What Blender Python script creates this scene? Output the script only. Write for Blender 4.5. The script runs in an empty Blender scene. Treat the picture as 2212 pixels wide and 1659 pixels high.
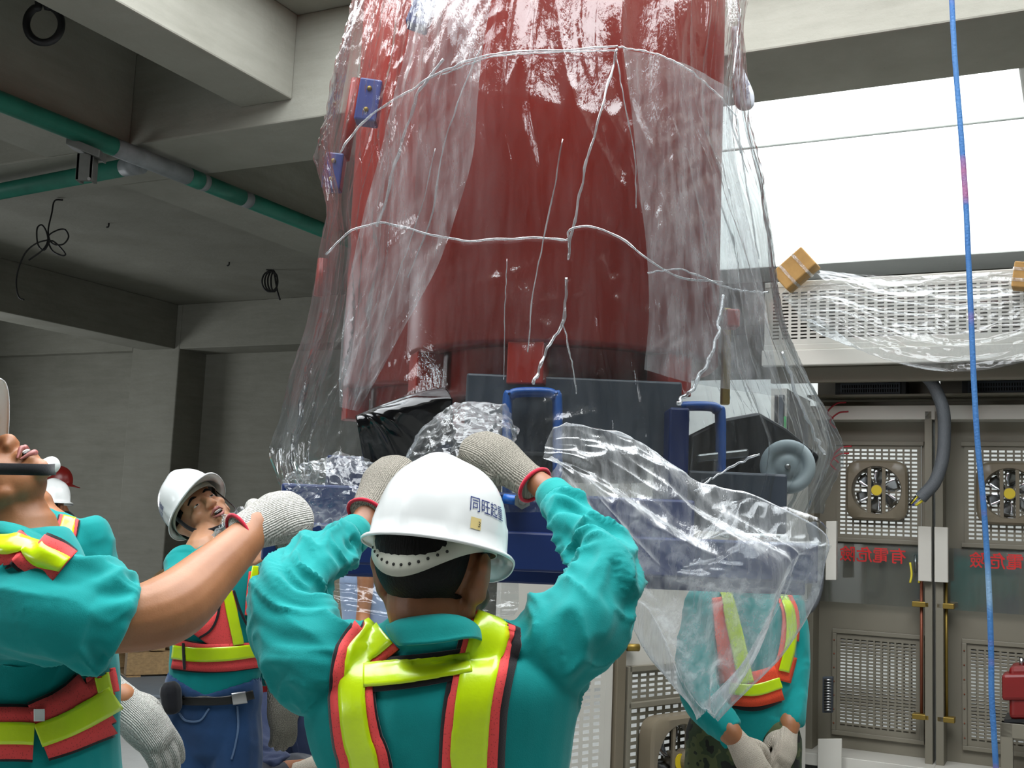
import bpy, bmesh, math, random
import numpy as np
from mathutils import Vector, Matrix
from mathutils.bvhtree import BVHTree

# ------------------------------------------------------------------ camera
SC = bpy.context.scene
COL = SC.collection
FPX, PITCH, ROLL, YAW = 2450.0, math.radians(6.87), math.radians(2.43), math.radians(63)
EYE = np.array([0.0, 0.0, 1.62])
_r0 = np.array([1.0, 0, 0]); FWD = np.array([0, math.cos(PITCH), math.sin(PITCH)])
_u0 = np.array([0, -math.sin(PITCH), math.cos(PITCH)])
RGT = math.cos(ROLL) * _r0 + math.sin(ROLL) * _u0
UPV = math.cos(ROLL) * _u0 - math.sin(ROLL) * _r0
AX = np.array([math.cos(YAW), math.sin(YAW), 0.0])      # building axis running away to the right
BX = np.array([-math.sin(YAW), math.cos(YAW), 0.0])     # building axis running away to the left
UZ = np.array([0, 0, 1.0])
cam = bpy.data.cameras.new('camera'); camo = bpy.data.objects.new('camera', cam); COL.objects.link(camo)
cam.sensor_width = 36.0; cam.lens = FPX / 2212 * 36.0; cam.clip_start = 0.05; cam.clip_end = 200
camo.matrix_world = Matrix(((RGT[0], UPV[0], -FWD[0], EYE[0]), (RGT[1], UPV[1], -FWD[1], EYE[1]), (RGT[2], UPV[2], -FWD[2], EYE[2]), (0, 0, 0, 1)))
SC.camera = camo

# ------------------------------------------------------------------ sky, exposure
W = bpy.data.worlds.new('overcast_sky'); SC.world = W; W.use_nodes = True
W.node_tree.nodes['Background'].inputs[0].default_value = (0.93, 0.97, 1.0, 1)
W.node_tree.nodes['Background'].inputs[1].default_value = 8.8
SC.view_settings.view_transform = 'Standard'; SC.view_settings.look = 'None'
SC.view_settings.gamma = 1.0; SC.view_settings.use_curve_mapping = False
SC.view_settings.exposure = 0.0
SC.cycles.use_denoising = True
SC.cycles.transparent_max_bounces = 40
SC.cycles.max_bounces = 8; SC.cycles.diffuse_bounces = 5; SC.cycles.glossy_bounces = 4
SC.cycles.sample_clamp_indirect = 6.0
SC.cycles.caustics_reflective = False; SC.cycles.caustics_refractive = False

def portal(loc, sx, sy, rz, upright=False):
    l = bpy.data.lights.new('sky_portal', 'AREA'); l.shape = 'RECTANGLE'; l.size = sx; l.size_y = sy
    l.cycles.is_portal = True
    o = bpy.data.objects.new('sky_portal', l); COL.objects.link(o); o.location = loc; o.rotation_euler = (0, -math.pi / 2 if upright else 0, rz)

# ------------------------------------------------------------------ geometry helpers
def ray(px, py): return (px - 1106) / FPX * RGT - (py - 829.5) / FPX * UPV + FWD
def P(px, py, Y):                       # photo pixel at forward distance Y
    d = ray(px, py); return EYE + d * (Y / d[1])
def PZ(px, py, z):
    d = ray(px, py); return EYE + d * ((z - EYE[2]) / d[2])
def PS(px, py, s):                      # photo pixel on the building plane s
    d = ray(px, py); return EYE + d * (s / (d @ AX))
def ST(s, t, z): return AX * s + BX * t + UZ * z
def proj(p):
    v = np.asarray(p, float) - EYE; z = v @ FWD
    return np.array([1106 + FPX * (v @ RGT) / z, 829.5 - FPX * (v @ UPV) / z])
def nrm(v):
    v = np.asarray(v, float); n = np.linalg.norm(v); return v / n if n > 1e-12 else v

def mesh(name, V, Fc, mat=None, smooth=False, parent=None, uv=None):
    me = bpy.data.meshes.new(name); me.from_pydata([tuple(map(float, v)) for v in V], [], [tuple(map(int, f)) for f in Fc]); me.update()
    if smooth: me.polygons.foreach_set('use_smooth', [True] * len(me.polygons))
    if uv is not None:
        L = me.uv_layers.new(name='UVMap'); idx = np.zeros(len(me.loops), int); me.loops.foreach_get('vertex_index', idx)
        L.data.foreach_set('uv', np.asarray(uv, float)[idx].ravel())
    if mat is not None:
        for m in (mat if isinstance(mat, (list, tuple)) else [mat]): me.materials.append(m)
    o = bpy.data.objects.new(name, me); COL.objects.link(o)
    if parent is not None: o.parent = parent
    return o
def tag(o, label=None, cat=None, group=None, kind=None):
    for k, v in (('label', label), ('category', cat), ('group', group), ('kind', kind)):
        if v: o[k] = v
    return o
def empty(name, loc=(0, 0, 0)):
    o = bpy.data.objects.new(name, None); COL.objects.link(o); o.empty_display_size = 0.1
    return o                            # children are written in world coordinates, the Empty stays at the origin

class MB:                               # collects shapes into one mesh
    def __init__(s): s.V = []; s.F = []
    def add(s, V, Fc):
        n = len(s.V); s.V += [tuple(v) for v in V]; s.F += [tuple(i + n for i in f) for f in Fc]; return s
    def box(s, o, ax, ay, az):          # corner o and three edge vectors
        o, ax, ay, az = (np.asarray(v, float) for v in (o, ax, ay, az))
        if np.dot(np.cross(ax, ay), az) < 0: ax, ay = ay, ax
        V = [o, o + ax, o + ax + ay, o + ay]; V += [v + az for v in V]
        return s.add(V, [(3, 2, 1, 0), (4, 5, 6, 7), (0, 1, 5, 4), (1, 2, 6, 5), (2, 3, 7, 6), (3, 0, 4, 7)])
    def st(s, s0, s1, t0, t1, z0, z1):  # box in building axes
        return s.box(ST(s0, t0, z0), AX * (s1 - s0), BX * (t1 - t0), UZ * (z1 - z0))
    def tube(s, pts, r, n=10, caps=True): V, Fc = tube(pts, r, n, caps); return s.add(V, Fc)
    def build(s, name, mat, parent=None, smooth=False, bevel=0, seg=2):
        o = mesh(name, s.V, s.F, mat, smooth, parent)
        if bevel:
            m = o.modifiers.new('b', 'BEVEL'); m.width = bevel; m.segments = seg; m.limit_method = 'ANGLE'; m.angle_limit = 0.7
        return o

def catmull(pts, n):
    pts = np.asarray(pts, float); k = len(pts)
    if k == 2: u = np.linspace(0, 1, n)[:, None]; return pts[0] * (1 - u) + pts[1] * u
    ext = np.vstack([2 * pts[0] - pts[1], pts, 2 * pts[-1] - pts[-2]])
    u = np.linspace(0, k - 1, n); i = np.minimum(u.astype(int), k - 2); f = (u - i)[:, None]
    p0, p1, p2, p3 = ext[i], ext[i + 1], ext[i + 2], ext[i + 3]
    return 0.5 * (2 * p1 + (p2 - p0) * f + (2 * p0 - 5 * p1 + 4 * p2 - p3) * f ** 2 + (3 * p1 - p0 - 3 * p2 + p3) * f ** 3)

def frames(pts):
    T = np.gradient(pts, axis=0); T /= np.linalg.norm(T, axis=1)[:, None] + 1e-12
    N = np.zeros_like(T); a = np.array([0, 0, 1.0]) if abs(T[0][2]) < 0.9 else np.array([1.0, 0, 0])
    N[0] = nrm(np.cross(np.cross(T[0], a), T[0]))
    for i in range(1, len(T)): N[i] = nrm(N[i - 1] - T[i] * (N[i - 1] @ T[i]))
    return T, N, np.cross(T, N)

def tube(pts, r, n=10, caps=True):
    pts = np.asarray(pts, float); r = np.broadcast_to(np.asarray(r, float), (len(pts),))
    T, N, Bn = frames(pts); a = np.linspace(0, 2 * math.pi, n, endpoint=False)
    V = (pts[:, None] + r[:, None, None] * (np.cos(a)[None, :, None] * N[:, None] + np.sin(a)[None, :, None] * Bn[:, None])).reshape(-1, 3)
    Fc = [(i * n + j, i * n + (j + 1) % n, (i + 1) * n + (j + 1) % n, (i + 1) * n + j) for i in range(len(pts) - 1) for j in range(n)]
    if caps: Fc += [tuple(range(n))[::-1], tuple((len(pts) - 1) * n + j for j in range(n))]
    return V, Fc

def limb(pts, rad, n=16, sub=6, side=None, flat=None, open_end=False):
    """closed rounded tube through joints; rad per joint; side = reference vector for an elliptical section, flat = ratio across it"""
    k = len(pts); m = (k - 1) * sub + 1
    C = catmull(pts, m); Rr = catmull(np.asarray(rad, float)[:, None], m)[:, 0]
    fl = np.ones(m) if flat is None else catmull(np.broadcast_to(np.asarray(flat, float), (k,))[:, None], m)[:, 0]
    T = np.gradient(C, axis=0); T /= np.linalg.norm(T, axis=1)[:, None] + 1e-12
    # round ends
    def cap(c, t, r, f, s):
        out = []
        for q in (0.5, 0.85): out.append((c + s * t * r * q * 0.9, r * math.sqrt(1 - q * q), f))
        return out
    head = cap(C[0], T[0], Rr[0], fl[0], -1)[::-1]; tail = [] if open_end else cap(C[-1], T[-1], Rr[-1], fl[-1], 1)
    C = np.vstack([[h[0] for h in head], C] + ([[h[0] for h in tail]] if tail else [])); Rr = np.concatenate([[h[1] for h in head], Rr, [h[1] for h in tail]])
    fl = np.concatenate([[h[2] for h in head], fl, [h[2] for h in tail]])
    T = np.gradient(C, axis=0); T /= np.linalg.norm(T, axis=1)[:, None] + 1e-12
    if side is None: _, N, Bn = frames(C)
    else:
        sd = np.asarray(side, float); N = sd - T * (T @ sd)[:, None]; N /= np.linalg.norm(N, axis=1)[:, None] + 1e-9; Bn = np.cross(T, N)
    a = np.linspace(0, 2 * math.pi, n, endpoint=False)
    V = (C[:, None] + Rr[:, None, None] * (np.cos(a)[None, :, None] * N[:, None] + fl[:, None, None] * np.sin(a)[None, :, None] * Bn[:, None])).reshape(-1, 3)
    k = len(C)
    Fc = [(i * n + j, i * n + (j + 1) % n, (i + 1) * n + (j + 1) % n, (i + 1) * n + j) for i in range(k - 1) for j in range(n)]
    Fc += [tuple(range(n))[::-1], tuple((k - 1) * n + j for j in range(n))]
    return V, Fc

def ball(c, r, M=None, n=16, m=10):
    r = np.broadcast_to(np.asarray(r, float), (3,)); V = []; Fc = []
    for i in range(1, m):
        p = math.pi * i / m
        for j in range(n):
            q = 2 * math.pi * j / n; V.append((math.sin(p) * math.cos(q) * r[0], math.sin(p) * math.sin(q) * r[1], math.cos(p) * r[2]))
    V.append((0, 0, r[2])); V.append((0, 0, -r[2])); top, bot = len(V) - 2, len(V) - 1
    for i in range(m - 2):
        for j in range(n): Fc.append((i * n + j, (i + 1) * n + j, (i + 1) * n + (j + 1) % n, i * n + (j + 1) % n))
    for j in range(n): Fc.append((top, j, (j + 1) % n)); Fc.append((bot, (m - 2) * n + (j + 1) % n, (m - 2) * n + j))
    V = np.array(V)
    if M is not None: V = V @ np.asarray(M).T
    return V + np.asarray(c, float), Fc

def fuse(name, shapes, voxel, smooth=4, mat=None, parent=None, factor=0.5):
    """join overlapping closed shapes into one continuous skin"""
    mb = MB()
    for V, Fc in shapes: mb.add(V, Fc)
    o = mesh('tmp_fuse', mb.V, mb.F)
    bm = bmesh.new(); bm.from_mesh(o.data); bmesh.ops.recalc_face_normals(bm, faces=bm.faces); bm.to_mesh(o.data); bm.free()
    r = o.modifiers.new('r', 'REMESH'); r.mode = 'VOXEL'; r.voxel_size = voxel
    s = o.modifiers.new('s', 'SMOOTH'); s.iterations = smooth; s.factor = factor
    dg = bpy.context.evaluated_depsgraph_get(); me = bpy.data.meshes.new_from_object(o.evaluated_get(dg))
    bpy.data.objects.remove(o, do_unlink=True)
    me.name = name; me.materials.clear()
    if mat is not None: me.materials.append(mat)
    me.polygons.foreach_set('use_smooth', [True] * len(me.polygons))
    o = bpy.data.objects.new(name, me); COL.objects.link(o)
    if parent is not None: o.parent = parent
    return o
def verts(o):
    a = np.zeros(len(o.data.vertices) * 3); o.data.vertices.foreach_get('co', a); return a.reshape(-1, 3)
def normals(o):
    a = np.zeros(len(o.data.vertices) * 3); o.data.vertices.foreach_get('normal', a); return a.reshape(-1, 3)
def setverts(o, V): o.data.vertices.foreach_set('co', np.asarray(V, float).ravel()); o.data.update()
def bvh(o):
    V = verts(o); return BVHTree.FromPolygons([Vector(v) for v in V], [tuple(p.vertices) for p in o.data.polygons])

# smooth value noise, vectorised
def _hash(ix, iy, iz, seed):
    h = (ix.astype(np.int64) * 374761393 + iy.astype(np.int64) * 668265263 + iz.astype(np.int64) * 2147483647 + seed * 974711) & 0xFFFFFFFF
    h = ((h ^ (h >> 13)) * 1274126177) & 0xFFFFFFFF
    h = (h ^ (h >> 16)) & 0xFFFFFFFF
    return h / 2147483648.0 - 1.0
def noise3(p, seed=0):
    p = np.asarray(p, float); i = np.floor(p).astype(np.int64); f = p - i; f = f * f * f * (f * (f * 6 - 15) + 10); o = 0
    for dx in (0, 1):
        for dy in (0, 1):
            for dz in (0, 1):
                w = (f[..., 0] if dx else 1 - f[..., 0]) * (f[..., 1] if dy else 1 - f[..., 1]) * (f[..., 2] if dz else 1 - f[..., 2])
                o = o + w * _hash(i[..., 0] + dx, i[..., 1] + dy, i[..., 2] + dz, seed)
    return o
def noise2(x, y, seed=0): return noise3(np.stack([x, y, np.zeros_like(x) + 0.37], -1), seed)
def ridge(n): return 1 - 2 * np.abs(n)

# ------------------------------------------------------------------ materials
def lin(c):
    if isinstance(c, str): c = [int(c[i:i + 2], 16) / 255 for i in (0, 2, 4)]
    return tuple((v / 12.92 if v <= 0.04045 else ((v + 0.055) / 1.055) ** 2.4) for v in c[:3]) + (1,)
class NT:
    def __init__(s, name):
        s.m = bpy.data.materials.new(name); s.m.use_nodes = True; s.t = s.m.node_tree; s.b = s.t.nodes['Principled BSDF']; s.out = s.t.nodes['Material Output']
    def n(s, kind, **kw):
        x = s.t.nodes.new(kind)
        for k, v in kw.items():
            if hasattr(x, k): setattr(x, k, v)
            else: x.inputs[k.replace('_', ' ')].default_value = v
        return x
    def l(s, a, b): s.t.links.new(a, b); return s
    def coord(s, out='Object', scale=(1, 1, 1), rot=(0, 0, 0)):
        c = s.n('ShaderNodeTexCoord'); mp = s.n('ShaderNodeMapping'); mp.inputs['Scale'].default_value = scale; mp.inputs['Rotation'].default_value = rot
        s.l(c.outputs[out], mp.inputs[0]); return mp.outputs[0]
    def noise(s, vec, scale, detail=4, rough=0.55):
        x = s.n('ShaderNodeTexNoise'); x.inputs['Scale'].default_value = scale; x.inputs['Detail'].default_value = detail; x.inputs['Roughness'].default_value = rough
        s.l(vec, x.inputs['Vector']); return x.outputs[0]
    def ramp(s, fac, stops):
        x = s.n('ShaderNodeValToRGB'); e = x.color_ramp.elements
        while len(e) < len(stops): e.new(0.5)
        for k, (p, c) in zip(e, stops): k.position = p; k.color = lin(c) if isinstance(c, str) else c
        s.l(fac, x.inputs[0]); return x.outputs[0]
    def bump(s, h, strength=0.3, dist=0.01):
        x = s.n('ShaderNodeBump'); x.inputs['Strength'].default_value = strength; x.inputs['Distance'].default_value = dist; s.l(h, x.inputs['Height']); return x.outputs[0]
def plain(name, col, rough=0.5, metal=0.0, var=0.08, scale=6.0, bump=0.0, bscale=40, spec=None, coat=0, aniso=(1, 1, 1)):
    """solid colour with slight large-scale variation and optional fine relief"""
    k = NT(name); v = k.coord('Object', aniso); c = lin(col)
    lo = tuple(x * (1 - var) for x in c[:3]) + (1,); hi = tuple(min(1, x * (1 + var)) for x in c[:3]) + (1,)
    k.l(k.ramp(k.noise(v, scale), [(0.3, lo), (0.7, hi)]), k.b.inputs['Base Color'])
    k.b.inputs['Roughness'].default_value = rough; k.b.inputs['Metallic'].default_value = metal
    if spec is not None: k.b.inputs['Specular IOR Level'].default_value = spec
    if coat: k.b.inputs['Coat Weight'].default_value = coat; k.b.inputs['Coat Roughness'].default_value = 0.08
    if bump: k.l(k.bump(k.noise(v, bscale, 3), bump, 0.004), k.b.inputs['Normal'])
    return k.m
def concrete(name, c0='7d7d78', c1='93938d', streak=True):
    k = NT(name); v = k.coord('Object')
    big = k.noise(v, 0.9, 6, 0.6)
    vs = k.coord('Object', (1.2, 1.2, 9), (0.0, 0.0, 0.47)); st = k.noise(vs, 1.3, 5, 0.65)
    mx = k.n('ShaderNodeMix'); mx.data_type = 'FLOAT'; mx.inputs[0].default_value = 0.45; k.l(big, mx.inputs[2]); k.l(st, mx.inputs[3])
    col = k.ramp(mx.outputs[0], [(0.28, c0), (0.72, c1)])
    pits = k.n('ShaderNodeTexVoronoi'); pits.inputs['Scale'].default_value = 9; k.l(v, pits.inputs['Vector'])
    pr = k.ramp(pits.outputs['Distance'], [(0.0, (0.35, 0.35, 0.34, 1)), (0.045, (1, 1, 1, 1))])
    mm = k.n('ShaderNodeMix'); mm.data_type = 'RGBA'; mm.blend_type = 'MULTIPLY'; mm.inputs[0].default_value = 0.5
    k.l(col, mm.inputs[6]); k.l(pr, mm.inputs[7]); k.l(mm.outputs[2], k.b.inputs['Base Color'])
    k.b.inputs['Roughness'].default_value = 0.88; k.b.inputs['Specular IOR Level'].default_value = 0.2
    k.l(k.bump(k.noise(v, 14, 8, 0.65), 0.25, 0.02), k.b.inputs['Normal'])
    return k.m
# ================================================================== the building
M = {}
M['concrete'] = concrete('cast_concrete', '7d7c72', '98978d')
M['concrete_floor'] = concrete('concrete_floor', '858683', 'a0a19e')
M['white_wall'] = concrete('painted_concrete', 'c9cbc8', 'dfe1de')
ZB, ZS = 4.22, 4.97                       # underside of the main beams, underside of the slab
def struct(o): o['kind'] = 'structure'; return o
struct(MB().st(-8, 17, -6, 18, -0.2, 0).build('floor', M['concrete_floor']))
# roof slab with the lifting hatch and the light well left open
HS0, HS1, HT0, HT1 = -0.3, 5.4, -1.4, 4.4
WS0, WS1, WT0, WT1 = 6.6, 10.95, 0.3, 3.5
roof = MB()
for a in ((-8, HS0, -6, 18), (HS0, HS1, -6, HT0), (HS0, HS1, HT1, 18), (HS1, WS0, -6, 18), (WS0, WS1 + .05, -6, WT0 - .05), (WS0, WS1 + .05, WT1 + .05, 18), (WS1 + .05, 17, -6, 18)):
    roof.st(*a, ZS, ZS + 0.22)
struct(roof.build('ceiling', M['concrete']))
portal(ST((HS0 + HS1) / 2, (HT0 + HT1) / 2, ZS + 0.24), HS1 - HS0, HT1 - HT0, YAW)
portal(ST((WS0 + WS1) / 2, (WT0 + WT1) / 2, ZS + 1.02), WS1 - WS0, WT1 - WT0, YAW)
def beam(*a, m='concrete'): return struct(MB().st(*a).build('ceiling_beam', M[m], bevel=0.012))
beam(5.85, 6.6, -6, 18, ZB, ZS)                       # main cross beam
beam(-8, 5.85, 4.73, 5.17, ZB + 0.15, ZS)             # secondary beam beside the hatch
beam(-8, 5.85, 6.19, 7.05, ZB, ZS); beam(6.6, 17, 6.19, 7.05, ZB, ZS)
beam(-8, 5.85, 13.5, 14.2, ZB, ZS); beam(6.6, 14.1, 13.5, 14.2, ZB, ZS)
beam(-8, 5.85, -2.6, -1.9, ZB, ZS)
beam(14.1, 14.8, -6, 13.4, ZB, ZS); beam(14.1, 14.8, 14.45, 18, ZB, ZS)
beam(6.6, 10.95, -0.3, 0.3, ZB, ZS + 1.0, m='white_wall')     # right cheek of the light well
# far face of the light well: lower beam and the upstand cast on top of it
beam(10.95, 11.6, -6, 6.19, ZB, 5.46, m='white_wall')
struct(MB().st(10.94, 11.6, -6, 6.19, 5.475, 6.0).build('trim_1', M['white_wall'], bevel=0.01))
struct(MB().st(6.4, 6.6, -0.3, 3.7, ZS + 0.2, 6.0).build('trim_2', M['white_wall']))
struct(MB().st(6.6, 10.95, 3.5, 3.7, ZB, 6.0).build('trim_3', M['white_wall']))
struct(MB().st(14.1, 14.8, 13.4, 14.45, 0, ZS).build('column', M['concrete'], bevel=0.02))
struct(MB().st(14.3, 14.6, 14.4, 18, 0, ZS).build('wall_left', M['concrete']))
struct(MB().st(14.75, 14.9, -6, 13.4, 0, ZS).build('wall_back', M['concrete']))
struct(MB().st(10.95, 11.1, -6, 4.5, 0, 3.1).build('wall_added_backing', M['white_wall']))      # white wall added behind the cabinets so their slots look backlit
# front wall; unseen opening added to let in fill light from behind
wf = MB(); wf.st(-8.2, -8, -6, 8, 0, ZS); wf.st(-8.2, -8, 13, 18, 0, ZS); wf.st(-8.2, -8, 8, 13, 2.4, ZS); struct(wf.build('wall_front', M['concrete']))
portal(ST(-8.15, 10.5, 1.2), 2.4, 5, YAW, True)
struct(MB().st(-8, 17, -6.2, -6, 0, ZS).build('wall_right', M['concrete']))
ws = MB(); ws.st(-8, 7, 18, 18.2, 0, ZS); ws.st(11, 17, 18, 18.2, 0, ZS); ws.st(7, 11, 18, 18.2, 2.5, ZS); struct(ws.build('wall_side', M['concrete']))     # side wall; unseen opening added to light the far left walls and column
portal(ST(9, 18.15, 1.25), 2.5, 4, YAW - math.pi / 2, True)
# ================================================================== people
def skin_mat(name, c):
    k = NT(name); v = k.coord('Object'); c = lin(c)
    lo = (c[0] * 0.86, c[1] * 0.80, c[2] * 0.76, 1); hi = (min(1, c[0] * 1.1), c[1] * 1.1, c[2] * 1.1, 1)
    k.l(k.ramp(k.noise(v, 14, 5), [(0.3, lo), (0.7, hi)]), k.b.inputs['Base Color'])
    k.b.inputs['Roughness'].default_value = 0.48; k.b.inputs['Subsurface Weight'].default_value = 0.08
    k.b.inputs['Subsurface Radius'].default_value = (0.01, 0.004, 0.002)
    k.l(k.bump(k.noise(v, 260, 2), 0.12, 0.002), k.b.inputs['Normal']); return k.m
def cloth_mat(name, c, var=0.12, weave=500, rough=0.85, sheen=0.25):
    k = NT(name); v = k.coord('Object'); cc = lin(c)
    lo = tuple(x * (1 - var) for x in cc[:3]) + (1,); hi = tuple(min(1, x * (1 + var)) for x in cc[:3]) + (1,)
    k.l(k.ramp(k.noise(v, 7, 6, 0.6), [(0.3, lo), (0.7, hi)]), k.b.inputs['Base Color'])
    k.b.inputs['Roughness'].default_value = rough; k.b.inputs['Specular IOR Level'].default_value = 0.25
    k.b.inputs['Sheen Weight'].default_value = sheen; k.b.inputs['Sheen Roughness'].default_value = 0.5
    a = k.bump(k.noise(v, weave, 2), 0.2, 0.002); k.l(a, k.b.inputs['Normal']); return k.m
def knit_mat(name, c0, c1):
    k = NT(name); uv = k.coord('UV')
    sp = k.noise(uv, 420, 3, 0.7); k.l(k.ramp(sp, [(0.32, c0), (0.62, c1)]), k.b.inputs['Base Color'])
    w = k.n('ShaderNodeTexWave'); w.bands_direction = 'X'; w.inputs['Scale'].default_value = 95; w.inputs['Distortion'].default_value = 1.5; k.l(uv, w.inputs['Vector'])
    mx = k.n('ShaderNodeMath', operation='ADD'); k.l(w.outputs['Fac'], mx.inputs[0]); k.l(sp, mx.inputs[1])
    k.l(k.bump(mx.outputs[0], 0.55, 0.004), k.b.inputs['Normal']); k.b.inputs['Roughness'].default_value = 0.95; k.b.inputs['Specular IOR Level'].default_value = 0.1
    return k.m
def mesh_mat(name, c):                  # open knitted safety-vest mesh
    k = NT(name); v = k.coord('Object'); t = k.n('ShaderNodeTexVoronoi'); t.inputs['Scale'].default_value = 260; k.l(v, t.inputs['Vector'])
    c = lin(c); k.l(k.ramp(t.outputs['Distance'], [(0.12, tuple(x * 0.55 for x in c[:3]) + (1,)), (0.3, c)]), k.b.inputs['Base Color'])
    k.b.inputs['Roughness'].default_value = 0.8; return k.m
def reflective_mat(name, c):
    k = NT(name); v = k.coord('Object', (1, 1, 1)); cc = lin(c)
    k.l(k.ramp(k.noise(v, 9, 3), [(0.35, tuple(x * 0.88 for x in cc[:3]) + (1,)), (0.65, cc)]), k.b.inputs['Base Color'])
    k.b.inputs['Roughness'].default_value = 0.32; k.b.inputs['Coat Weight'].default_value = 0.5; k.b.inputs['Coat Roughness'].default_value = 0.15
    k.l(k.bump(k.noise(v, 60, 3), 0.12, 0.006), k.b.inputs['Normal']); return k.m
M['skin'] = skin_mat('tanned_skin', 'a06c48'); M['skin_light'] = skin_mat('light_tan_skin', 'c08e6c'); M['skin_dark'] = skin_mat('deep_tan_skin', '8a5a3c')
M['lips'] = plain('lips', 'a0605a', 0.4); M['hair'] = plain('black_hair', '0b0908', 0.6, spec=.2, bump=0.5, bscale=300, aniso=(1, 1, 0.15))
M['eye_white'] = plain('eye_white', 'cfc8c0', 0.2); M['iris'] = plain('iris', '1a100c', 0.15)
M['teal'] = cloth_mat('teal_jersey', '038c8a', sheen=0.12); M['teal_rib'] = cloth_mat('teal_ribbed_knit', '038a86', weave=250, sheen=0.1)
M['denim'] = cloth_mat('blue_denim', '24456e', 0.25, 350); M['denim_seam'] = cloth_mat('denim_seam', '5d7596', .2, 350); M['navy'] = cloth_mat('navy_work_jacket', '28324e', 0.2); M['paleblue'] = cloth_mat('pale_blue_shirt', '8a9dbb', 0.1)
M['khaki'] = cloth_mat('khaki_cotton', '6b6250', 0.15); M['black_cloth'] = cloth_mat('black_cloth', '1b1b1f', 0.15); M['dark_trousers'] = cloth_mat('dark_trousers', '23262e', 0.15)
M['glove_grey'] = knit_mat('grey_cotton_knit', '77746c', 'c9c7c0'); M['glove_dirty'] = knit_mat('dirty_cotton_knit', '45423a', 'a8a296'); M['glove_cream'] = knit_mat('cream_cotton_knit', '9a8f80', 'd2c8b8')
M['red_hem'] = cloth_mat('red_glove_hem', 'c02038', 0.15, 300)
M['vest_red'] = mesh_mat('orange_red_mesh', 'e84a4a'); M['vest_orange'] = mesh_mat('bright_orange_mesh', 'f2502c'); M['vest_lime'] = reflective_mat('lime_reflective_tape', 'd2f208'); M['piping'] = cloth_mat('black_piping', '1d1b1e')
M['hat_white'] = plain('white_hat_plastic', 'e9ebe9', 0.22, var=0.02, coat=0.4); M['hat_cream'] = plain('cream_hat_plastic', 'd9d5b8', 0.4, var=0.04)
M['hat_red'] = plain('red_hat_plastic', '7d1a16', 0.3, var=0.05); M['band_grey'] = plain('grey_band_plastic', 'c2c3b4', 0.5, var=0.05)
M['strap_black'] = cloth_mat('black_webbing', '17171c', 0.1, 300); M['ink_blue'] = plain('blue_ink', '26356f', 0.4); M['sticker'] = plain('yellow_sticker', 'e6cf8c', 0.5); M['dark_hole'] = plain('dark_hole', '2a2a26', 0.8)
M['metal'] = plain('bright_metal', 'b9b9b9', 0.28, 1.0, var=0.05); M['leather'] = plain('black_leather', '1a1917', 0.4, bump=0.3, bscale=120)
_k = NT('camouflage_cloth'); _v = _k.coord('Object'); _n = _k.noise(_v, 9, 3, 0.5)
_k.l(_k.ramp(_n, [(0.36, '15160f'), (0.45, '2e3a22'), (0.52, '4a5130'), (0.6, '1c2417'), (0.66, '3b3322')]), _k.b.inputs['Base Color']); _k.b.inputs['Roughness'].default_value = 0.9; M['camo'] = _k.m
for e in _k.t.nodes:
    if e.bl_idname == 'ShaderNodeValToRGB': e.color_ramp.interpolation = 'CONSTANT'

def basis(f, u):
    """head/hand axes as matrix columns: x = right, y = f (forward), z = up"""
    f = nrm(f); x = nrm(np.cross(f, u)); z = np.cross(x, f); return np.stack([x, f, z], 1)
def xf(shape, C, Rm, s=1.0):
    V, Fc = shape; return (np.asarray(V, float) * s) @ Rm.T + C, Fc

def head_shapes(open_mouth=0.0):
    b = lambda c, r: ball(c, r, n=20, m=14)
    S = [b((0, -.012, .032), (.076, .096, .086)), b((0, .022, -.028), (.064, .066, .072)), b((0, .03, -.072 - .006 * open_mouth), (.05, .05, .038)),
         b((0, .07, -.1 - .012 * open_mouth), (.023, .019, .018)), b((0, .074, .022), (.048, .018, .012)), b((0, .064, .052), (.056, .026, .034))]
    for s in (-1, 1):
        S += [b((s * .043, .052, -.022), (.023, .026, .022)), b((s * .013, .097, -.034), (.0105, .012, .009)), b((s * .03, .07, .003), (.0175, .0145, .0115)),
              limb([(s * .046, .02, -.07), (s * .056, -.005, -.045)], [.018, .018]),
              b((s * .081, -.014, .0), (.012, .019, .032)), b((s * .088, -.022, .012), (.008, .017, .02)), b((s * .081, -.008, -.026), (.009, .011, .013)), b((s * .074, -.012, -.014), (.014, .018, .03))]
    S.append(limb([(0, .08, .018), (0, .093, -.004), (0, .105, -.026), (0, .101, -.038)], [.008, .0095, .0135, .01]))
    S += [b((0, .086, -.059), (.025, .013, .008)), b((0, .084, -.076 - .014 * open_mouth), (.02, .012, .0085))]
    return S

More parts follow.
